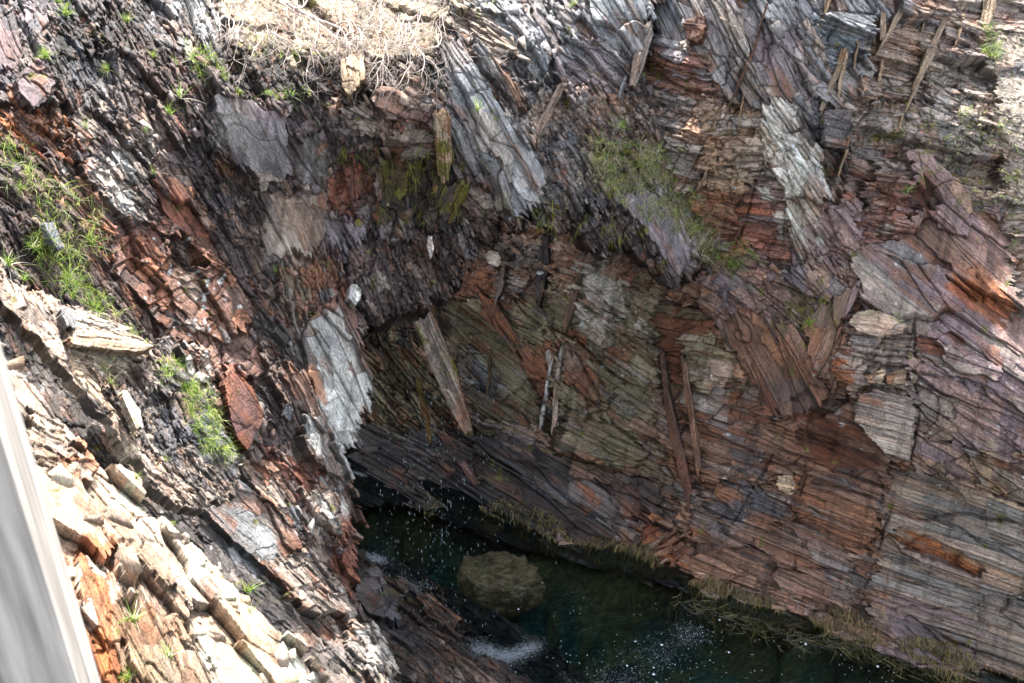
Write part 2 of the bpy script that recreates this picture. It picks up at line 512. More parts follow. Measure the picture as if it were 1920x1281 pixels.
    back = -Nf[np.concatenate([ea, eb])] * 0.75 - (CAM - sk) / np.linalg.norm(CAM - sk, axis=1, keepdims=True) * 0.5
    ne = len(ea); NR = 5
    sxy = np.stack([X.ravel(), Y.ravel()], 1)[np.concatenate([ea, eb])]
    rings = []; qs = []; prev_a, prev_b = ea, eb
    for k in range(1, NR + 1):
        f = k / NR
        wob = fbm(sxy[:, 0] / 14 + k * 3.1, sxy[:, 1] / 14, seed + 400 + k, 3)[:, None] * min(thick, .8) * .22
        rings.append(sk + back * thick * f + (Nf[np.concatenate([ea, eb])] + [0, 0, .6]) * wob)
        ia = base_n + (k - 1) * 2 * ne + np.arange(ne); ib = ia + ne
        qs.append(np.stack([prev_a, ia, ib, prev_b], 1)); prev_a, prev_b = ia, ib
    cc = Cf[np.concatenate([ea, eb])] * 0.85
    Vf = np.concatenate([Vf] + rings); Cf = np.concatenate([Cf] + [cc * (.8 + .4 * hsh(np.arange(2 * ne) // 7, np.arange(2 * ne) * 0 + k, 5))[:, None] for k in range(NR)])
    ww = wf[np.concatenate([ea, eb])]; wf = np.concatenate([wf] + [ww] * NR)
    ss = sf[np.concatenate([ea, eb])]; sf = np.concatenate([sf] + [ss + [0, 18.0 * (k + 1), 0] for k in range(NR)])
    q = np.concatenate([q] + qs)
    # loose chips and slabs bedded in the face
    if chips and CHIPS:
        dens = np.clip(P('chips') - 0.35, 0, 9) * M
        flat = np.nonzero(dens.ravel() > 0)[0]
        pr = dens.ravel()[flat]; pr = pr / pr.sum()
        sel = rng.choice(flat, chips, p=pr)
        r_, c_ = sel // W, sel % W
        p = V.reshape(-1, 3)[sel]; d_ = pxm.ravel()[sel]
        a_ = ang.ravel()[sel] + rng.normal(0, 0.16, chips)
        tx = (Tx / step).reshape(-1, 3)[sel]; ty = (Ty / step).reshape(-1, 3)[sel]
        S_ = tx * np.cos(a_)[:, None] + ty * np.sin(a_)[:, None]
        S_ /= np.linalg.norm(S_, axis=1, keepdims=True)
        nn = N.reshape(-1, 3)[sel] + rng.normal(0, 0.28, (chips, 3))
        nn /= np.linalg.norm(nn, axis=1, keepdims=True)
        T_ = np.cross(nn, S_); T_ /= np.linalg.norm(T_, axis=1, keepdims=True)
        nn = np.cross(S_, T_)
        nn = np.where((nn * N.reshape(-1, 3)[sel]).sum(1, keepdims=True) < 0, -nn, nn)
        S_ = S_ + nn * rng.normal(0.0, 0.18, (chips, 1))
        sc = np.minimum(np.exp(rng.normal(-0.15, 0.45, chips)), 1.5)
        L = (np.minimum(bl.ravel()[sel], 70) * 0.36 * sc * d_); Wd = (bt.ravel()[sel] * 0.5 * sc * d_ * rng.uniform(.7, 1.5, chips))
        Hh = Wd * rng.uniform(0.25, 0.6, chips)
        corners = np.array([[-1, -1, -1], [1, -1, -1], [1, 1, -1], [-1, 1, -1], [-1, -1, 1], [1, -1, 1], [1, 1, 1], [-1, 1, 1]], float)
        cj = corners[None] * rng.uniform(0.5, 1.0, (chips, 8, 3))
        cj[:, :, 1] += cj[:, :, 0] * rng.normal(0, 0.5, (chips, 1))
        pinch = rng.uniform(0.15, 1.0, (chips, 1)); cj[:, :, 1] *= np.where(cj[:, :, 0] > 0, pinch, 1); cj[:, :, 2] *= np.where(cj[:, :, 0] > 0, rng.uniform(0.4, 1.0, (chips, 1)), 1)
        vv = p[:, None] + cj[:, :, :1] * (S_ * L[:, None] * .5)[:, None] + cj[:, :, 1:2] * (T_ * Wd[:, None] * .5)[:, None] + cj[:, :, 2:3] * (nn * Hh[:, None] * .5)[:, None]
        fq = np.array([[0, 3, 2, 1], [4, 5, 6, 7], [0, 1, 5, 4], [1, 2, 6, 5], [2, 3, 7, 6], [3, 0, 4, 7]])
        b0 = len(Vf)
        q = np.concatenate([q, (b0 + np.arange(chips)[:, None, None] * 8 + fq[None]).reshape(-1, 4)])
        Vf = np.concatenate([Vf, vv.reshape(-1, 3)])
        pick = PALA[pi.ravel()[sel], np.minimum((rng.random(chips) * cnt.ravel()[sel]).astype(int), cnt.ravel()[sel] - 1)]
        cc = (0.6 * C.reshape(-1, 3)[sel] + 0.4 * pick) * rng.uniform(0.75, 1.35, (chips, 1))
        Cf = np.concatenate([Cf, np.repeat(np.clip(cc, 0, .85), 8, 0)])
        wf = np.concatenate([wf, np.repeat(wet.ravel()[sel], 8)])
        so = np.repeat(st.reshape(-1, 3)[sel], 8, 0)
        pm = np.repeat(d_, 8)
        so[:, 0] += cj[:, :, 0].ravel() * np.repeat(L / d_, 8) * .5; so[:, 1] += (cj[:, :, 1] + cj[:, :, 2]).ravel() * np.repeat(Wd / d_, 8) * .5
        sf = np.concatenate([sf, so])
    # compact
    used = np.zeros(len(Vf), bool); used[q.ravel()] = True
    remap = np.cumsum(used) - 1
    q = remap[q]
    o = mesh_obj(name, Vf[used], q, mat or ROCK, dict(Col=('FLOAT_COLOR', Cf[used]), wet=('FLOAT', wf[used]), st=('FLOAT_VECTOR', sf[used])), parent=parent)
    if kind: o['kind'] = kind
    return o


def surf(px, py, layer=None):
    """front-most rock surface under an image point: position, normal, along-right and along-down tangents, surface colour, px size"""
    for L in SURF:
        if layer and L['name'] != layer: continue
        c = int((px - L['x0']) / L['step']); r = int((py - L['y0']) / L['step'])
        if 0 <= r < L['H'] and 0 <= c < L['W'] and (layer or L['M'][r, c]):
            return L['V'][r, c], L['N'][r, c], L['Tx'][r, c], L['Ty'][r, c], L['C'][r, c], L['D'][r, c] / F, L
    return None


# ================================================================== BACK WALL (right-hand face and cave wall)
wall_depth = tps([
    (600, 300, 21), (800, 300, 20.5), (620, 650, 22.0), (700, 800, 20.0), (700, 870, 19.55), (640, 860, 19.9), (780, 915, 19.1), (860, 950, 18.65), (640, 1000, 18.8), (800, 1100, 16.8),
    (985, 975, 18.2), (1215, 1040, 17.35), (1600, 1165, 16.0), (1900, 1262, 15.15), (2050, 1300, 14.8),
    (800, 700, 21.2), (850, 560, 21.6), (1000, 480, 20.0), (1000, 700, 19.8), (1000, 850, 19.0), (1200, 900, 17.7), (1200, 700, 17.6), (1200, 520, 17.3),
    (1330, 450, 15.9), (1350, 620, 16.3), (1450, 760, 16.1), (1350, 900, 16.7), (1560, 600, 15.6), (1600, 700, 15.2), (1720, 900, 15.2), (1900, 700, 14.6), (1900, 1000, 14.9), (1620, 1000, 15.7),
    (1700, 450, 15.8), (1900, 450, 15.6), (1500, 350, 15.2), (1400, 200, 15.4), (1300, 100, 15.7), (1250, 300, 15.6), (1600, 150, 15.6), (1700, 250, 15.9), (1850, 200, 16.4), (1915, 100, 18.0), (1900, 260, 16.3),
    (1300, -100, 16.2), (1600, -100, 16.0), (1900, -100, 19.9), (2050, 100, 18.4), (2050, 450, 15.8), (2050, 900, 14.4), (1000, 1300, 17), (1400, 1400, 15), (1900, 1400, 13.9), (1000, 200, 19.5), (700, 100, 22), (2350, 0, 18.8), (2350, 450, 15.2), (2350, 900, 13.8), (2350, 1300, 13.3)])
R_ = [
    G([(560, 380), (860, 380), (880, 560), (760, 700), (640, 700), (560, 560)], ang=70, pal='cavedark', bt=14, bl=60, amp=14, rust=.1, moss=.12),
    G([(640, 660), (800, 640), (880, 800), (900, 860), (700, 830)], ang=45, pal='olive', bt=12, bl=60, amp=12, rust=.25),
    G([(700, 430), (1290, 440), (1290, 580), (1150, 600), (840, 580)], ang=20, pal='brown', bt=22, bl=46, amp=13, rust=.22, chips=2, wet=.3),
    G([(930, 440), (1060, 440), (1060, 520), (1000, 560), (920, 520)], ang=15, pal='scree', bt=22, bl=44, amp=12, rust=.2, chips=2),
    G([(820, 560), (960, 560), (1010, 660), (1010, 800), (900, 790), (850, 680)], ang=35, pal='olive', bt=14, bl=110, amp=6, rust=.25, chips=.4, wet=.2),
    G([(860, 640), (920, 660), (930, 740), (880, 720)], ang=40, pal='bluegrey', bt=14, bl=90, amp=5, rust=.1, chips=.3),
    G([(960, 560), (1250, 520), (1270, 640), (1220, 760), (1260, 900), (1050, 880), (1010, 760)], ang=30, pal='olive', bt=18, bl=80, amp=9, rust=.25, chips=.9, wet=.15, lich=.1),
    G([(1090, 510), (1150, 500), (1180, 580), (1150, 610), (1090, 580)], ang=30, pal='paleridge', bt=30, bl=60, amp=9, lich=.2, chips=.5, off=8),
    G([(895, 545), (930, 560), (970, 620), (980, 680), (950, 640), (900, 580)], ang=55, pal='rustdark', bt=20, bl=60, amp=6, rust=.9, chips=.2, wet=.5),
    G([(980, 650), (1040, 640), (1030, 700), (1060, 760), (1020, 760), (990, 700)], ang=50, pal='rustdark', bt=20, bl=60, amp=6, rust=.9, chips=.2, wet=.5),
    G([(1050, 640), (1080, 640), (1130, 720), (1120, 760), (1060, 720)], ang=50, pal='rustdark', bt=20, bl=60, amp=6, rust=.95, chips=.2, wet=.5),
    G([(1060, 760), (1150, 790), (1250, 860), (1240, 900), (1050, 850)], ang=25, pal='olive', bt=16, bl=120, amp=6, chips=.5, rust=.15),
    # dark lower cave wall
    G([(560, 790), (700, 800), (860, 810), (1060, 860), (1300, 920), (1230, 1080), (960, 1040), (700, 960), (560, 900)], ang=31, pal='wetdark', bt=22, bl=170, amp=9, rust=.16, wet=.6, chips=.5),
    G([(960, 860), (1180, 920), (1260, 960), (1200, 1000), (1050, 950)], ang=33, pal='greydark', bt=14, bl=180, amp=5, rust=.2, wet=.6, chips=.3),
    G([(1120, 900), (1200, 910), (1215, 980), (1160, 970)], ang=35, pal='redbrown', bt=18, bl=100, amp=5, rust=.2, wet=.5, chips=.3),
    # rust-wet central right
    G([(1230, 560), (1340, 590), (1450, 770), (1450, 850), (1300, 860), (1240, 760)], ang=12, pal='rustdark', bt=26, bl=110, amp=10, rust=.35, wet=.6, chips=.4),
    G([(1280, 610), (1340, 615), (1400, 700), (1395, 750), (1330, 740), (1280, 700)], ang=10, pal='olive', bt=24, bl=80, amp=8, rust=.15, chips=.4, off=6),
    G([(1290, 540), (1350, 500), (1460, 500), (1570, 500), (1600, 560), (1540, 620), (1350, 620)], ang=42, pal='purple', bt=20, bl=60, amp=7, rust=.12, wet=.4, chips=.9),
    G([(1335, 585), (1400, 590), (1470, 640), (1500, 790), (1450, 770), (1400, 700)], ang=62, pal='wetred', bt=34, bl=260, amp=4, coarse=1.2, rust=.15, wet=.7, chips=.1, off=8),
    G([(1400, 590), (1480, 600), (1560, 740), (1540, 760), (1500, 790), (1470, 700)], ang=62, pal='wetred', bt=26, bl=200, amp=5, rust=.2, wet=.7, chips=.15, off=3),
    G([(1480, 560), (1530, 560), (1560, 700), (1530, 660)], ang=60, pal='mossy', bt=20, bl=80, amp=5, moss=.25, wet=.6, chips=.2),
    G([(1510, 600), (1620, 520), (1600, 580), (1565, 740), (1520, 680)], ang=-72, pal='wetred', bt=26, bl=260, amp=3, rust=.1, wet=.7, chips=.1, off=14),
    G([(1560, 450), (1700, 430), (1800, 410), (1880, 430), (1960, 560), (1960, 850), (1860, 800), (1720, 680), (1620, 570), (1600, 520)], ang=38, pal='purple', bt=40, bl=170, amp=2.2, rust=.26, wet=.25, chips=.35, lich=.05),
    G([(1700, 420), (1720, 380), (1850, 400), (1960, 520), (1960, 600), (1860, 560), (1760, 480)], ang=42, pal='purple', bt=30, bl=220, amp=1.8, rust=.26, chips=.2),
    G([(1780, 490), (1850, 520), (1905, 575), (1890, 592), (1820, 560), (1775, 520)], ang=40, pal='rust', bt=30, bl=220, amp=2.5, rust=.6, chips=.1),
    G([(1715, 620), (1800, 660), (1880, 690), (1880, 720), (1760, 690), (1715, 660)], ang=20, pal='tangrey', bt=40, bl=120, amp=5, off=10, chips=.1),
    G([(1710, 625), (1760, 640), (1760, 680), (1715, 660)], ang=20, pal='rustdark', bt=30, bl=120, amp=3, off=-12, wet=.3, chips=.0),
    G([(1590, 590), (1640, 580), (1705, 620), (1710, 760), (1600, 745), (1570, 690)], ang=6, pal='tangrey', bt=20, bl=80, amp=9, rust=.1, off=10, chips=.7, tilt=1.3),
    G([(1565, 690), (1630, 700), (1640, 730), (1570, 715)], ang=8, pal='rust', bt=18, bl=80, amp=4, rust=.7, wet=.6, off=12, chips=.2),
    G([(1610, 735), (1710, 745), (1720, 800), (1700, 870), (1600, 830), (1590, 780)], ang=12, pal='tangrey', bt=34, bl=120, amp=6, rust=.1, off=14, chips=.2),
    G([(1700, 660), (1860, 730), (1960, 800), (1960, 960), (1800, 900), (1700, 850), (1715, 760)], ang=30, pal='purple', bt=26, bl=120, amp=7, rust=.12, lich=.12, chips=.5, wet=.2),
    G([(1720, 720), (1790, 750), (1780, 830), (1720, 830)], ang=25, pal='tangrey', bt=22, bl=90, amp=7, chips=.5, rust=.1),
    # lower right red strata
    G([(1270, 780), (1440, 800), (1600, 740), (1710, 860), (1680, 960), (1640, 1175), (1450, 1120), (1270, 1060)], ang=20, pal='wetred', bt=15, bl=130, amp=8, rust=.28, wet=.65, chips=.6, tilt=1.3),
    G([(1500, 780), (1600, 800), (1680, 860), (1670, 920), (1500, 860)], ang=18, pal='rustdark', bt=26, bl=200, amp=8, rust=.3, wet=.75, chips=.25, tilt=1.3),
    G([(1450, 890), (1500, 890), (1490, 925), (1450, 920)], ang=20, pal='tan', bt=26, bl=70, amp=4, rust=.5, chips=.2),
    G([(1290, 960), (1400, 930), (1600, 1040), (1600, 1150), (1420, 1090), (1290, 1020)], ang=24, pal='strata', bt=12, bl=160, amp=6, rust=.25, wet=.6, chips=.5, tilt=1.2),
    G([(1300, 910), (1400, 900), (1480, 960), (1450, 1000), (1320, 960)], ang=22, pal='greydark', bt=14, bl=80, amp=8, rust=.25, wet=.5, chips=.6),
    G([(1670, 880), (1800, 900), (1960, 960), (1960, 1290), (1820, 1240), (1630, 1170), (1640, 1050)], ang=19, pal='lineated', bt=11, bl=260, amp=4.0, coarse=1.3, rust=.16, wet=.15, chips=.15, tilt=1.2),
    G([(1690, 990), (1780, 1020), (1860, 1070), (1840, 1080), (1720, 1040), (1680, 1010)], ang=22, pal='rust', bt=10, bl=160, amp=3, rust=.4, chips=.1),
    G([(1640, 1130), (1750, 1180), (1800, 1210), (1900, 1260), (1700, 1220), (1630, 1170)], ang=24, pal='purple', bt=16, bl=90, amp=5, wet=.5, chips=.4),
    G([(1200, 980), (1290, 1000), (1270, 1060), (1200, 1040)], ang=-30, pal='rust', bt=14, bl=60, amp=9, rust=.4, chips=1.3, wet=.4),
    # upper right
    G([(1180, -120), (1560, -120), (1520, 100), (1480, 200), (1400, 230), (1330, 140), (1230, 60)], ang=62, pal='grey', bt=22, bl=130, amp=8, rust=.08, chips=.5),
    G([(1380, 0), (1470, 0), (1540, 180), (1480, 240), (1430, 180)], ang=62, pal='purslate', bt=26, bl=140, amp=7, rust=.12, chips=.4),
    G([(1500, -120), (1720, -120), (1660, 60), (1620, 150), (1560, 230), (1490, 140)], ang=55, pal='grey', bt=22, bl=100, amp=10, rust=.14, chips=.6),
    G([(1540, 20), (1640, 20), (1630, 100), (1560, 140)], ang=20, pal='bluegrey', bt=20, bl=100, amp=9, rust=.12, chips=.6),
    G([(1200, 60), (1300, 80), (1340, 160), (1330, 220), (1270, 210), (1200, 170)], ang=12, pal='brown', bt=18, bl=60, amp=11, chips=1.2, rust=.15),
    G([(1215, 160), (1330, 200), (1330, 340), (1260, 370), (1200, 270)], ang=15, pal='scree', bt=20, bl=48, amp=12, chips=1.8, rust=.12),
    G([(1320, 180), (1440, 210), (1440, 330), (1390, 400), (1300, 390)], ang=10, pal='tan', bt=20, bl=44, amp=10, chips=1.5, rust=.12),
    G([(1290, 360), (1420, 360), (1400, 480), (1330, 480), (1290, 440)], ang=18, pal='brown', bt=16, bl=44, amp=10, chips=1.5, rust=.15),
    G([(1410, 325), (1470, 330), (1510, 490), (1440, 490), (1375, 440)], ang=13, pal='redbrown', bt=14, bl=110, amp=9, off=-14, rust=.15, chips=.5, tilt=1.3),
    G([(1430, 190), (1490, 190), (1540, 300), (1565, 400), (1520, 500), (1490, 500), (1465, 340), (1425, 300)], ang=62, pal='paleridge', bt=18, bl=90, amp=9, off=16, rust=.06, chips=.9),
    G([(1490, 180), (1560, 200), (1600, 290), (1580, 400), (1560, 420), (1550, 300)], ang=60, pal='greydark', bt=16, bl=60, amp=9, chips=.8, off=-6),
    G([(1640, 40), (1770, 50), (1740, 190), (1640, 200)], ang=14, pal='tangrey', bt=15, bl=130, amp=8, chips=.5, rust=.18, tilt=1.3),
    G([(1760, -120), (2060, -120), (2060, 60), (1880, 60), (1800, 40)], ang=10, pal='tangrey', bt=15, bl=90, amp=5, chips=.6, macro=8),
    G([(1600, 200), (1720, 190), (1860, 200), (1880, 420), (1760, 360), (1680, 290), (1600, 300)], ang=15, pal='scree', bt=16, bl=40, amp=8, chips=3, moss=.12, rust=.08),
    G([(1720, 90), (1860, 90), (1900, 240), (1740, 240)], ang=20, pal='scree', bt=14, bl=40, amp=8, chips=3),
    G([(1850, 60), (2060, 60), (2060, 440), (1900, 430), (1880, 250)], ang=20, pal='gravel', bt=14, bl=24, amp=2, chips=2.5, moss=.1, macro=4),
    G([(1690, 280), (1740, 290), (1830, 370), (1810, 450), (1760, 430), (1710, 350)], ang=48, pal='purple', bt=40, bl=120, amp=3, off=5, chips=.2),
    G([(1640, 300), (1700, 300), (1720, 400), (1600, 430)], ang=8, pal='redbrown', bt=14, bl=60, amp=9, chips=.9, tilt=1.2),
    G([(1540, 380), (1620, 380), (1640, 450), (1560, 520), (1530, 480)], ang=50, pal='purple', bt=22, bl=80, amp=8, wet=.25, chips=.6),
    G([(1600, 400), (1700, 400), (1720, 440), (1620, 460)], ang=8, pal='redbrown', bt=16, bl=70, amp=8, chips=.6),
    G([(1880, 380), (2060, 400), (2060, 560), (1910, 560)], ang=5, pal='tangrey', bt=16, bl=70, amp=9, chips=.6),
    G([(1810, 840), (1960, 850), (1960, 960), (1840, 920)], ang=22, pal='tan', bt=16, bl=110, amp=8, chips=.4, off=8),
]
back_wall = build_layer('rock_face', [(540, -110), (2330, -110), (2330, 1440), (1900, 1300), (1600, 1210), (1200, 1085), (985, 1030), (760, 950), (620, 960), (540, 800)],
                        wall_depth, G(None, pal='strata', ang=22, bt=18, bl=80, amp=8, joints=[
    ([(1716, 600), (1718, 700), (1722, 790), (1704, 880), (1665, 970), (1632, 1070), (1600, 1175)], 4, 22),
    ([(1450, 850), (1400, 940), (1338, 1040)], 4, 18), ([(1512, 770), (1516, 850), (1500, 930)], 3, 14), ([(1905, 1080), (1892, 1160), (1862, 1225), (1850, 1260)], 3.5, 18),
    ([(1485, 1000), (1490, 1070)], 3, 12), ([(1716, 700), (1800, 716), (1890, 742), (1960, 760)], 6, 26), ([(1520, 905), (1600, 925), (1670, 948)], 5, 22), ([(1660, 870), (1540, 830), (1440, 805)], 4, 16),
    ([(1830, 520), (1900, 600)], 6, 22), ([(1420, 340), (1395, 420), (1370, 480)], 4, 26), ([(1475, 400), (1462, 490)], 3.5, 16), ([(1270, 380), (1330, 250), (1400, 110)], 4, 14), ([(1100, 780), (1180, 800), (1240, 840)], 8, 26),
    ([(1560, 560), (1560, 740)], 3, 12), ([(1280, 950), (1300, 1040)], 4, 16), ([(1200, 900), (1170, 960)], 2.5, 10), ([(1760, 60), (1740, 190)], 3, 14), ([(1640, 60), (1630, 200)], 4, 16)]), R_, seed=11, chips=3600, thick=0.6)
tag(back_wall, 'high layered rock wall of brown grey and purple beds across the right side and cave back', None)

# ================================================================== UPPER / LEFT CLIFF
left_depth = tps([
    (-100, -100, 12.5), (0, 0, 11.5), (200, -60, 13.5), (150, 150, 11.3), (0, 250, 9.5), (400, -60, 16), (400, 100, 13.2), (620, -100, 19.5), (620, 0, 16.5), (620, 110, 14.2), (620, 180, 13.8), (800, -60, 17.5), (800, 110, 14.4), (760, 220, 13.9),
    (640, 330, 14.3), (500, 280, 13.2), (560, 450, 13.8), (800, 400, 15.0), (960, 380, 14.7), (1100, 400, 15.2), (1250, 480, 15.6), (1000, 200, 15.2), (1150, 100, 15.7), (1000, 0, 16.2), (1200, -100, 16.6), (1290, 200, 15.9), (1320, 450, 15.8),
    (300, 300, 11.6), (200, 400, 10.4), (60, 400, 9.2), (350, 550, 11.2), (450, 700, 11.6), (620, 650, 13.0), (660, 800, 13.0), (560, 850, 12.1), (400, 850, 10.3), (640, 960, 12.4), (500, 1000, 10.8), (650, 1150, 11.9), (400, 1000, 9.6), (720, 1270, 11.8),
    (250, 650, 9.6), (100, 600, 8.8), (0, 700, 8.2), (200, 850, 8.2), (400, 1130, 8.6), (600, 1300, 9.6), (800, 1400, 11), (-100, 500, 8.2), (0, 1000, 7.2), (300, 1200, 7.4)])
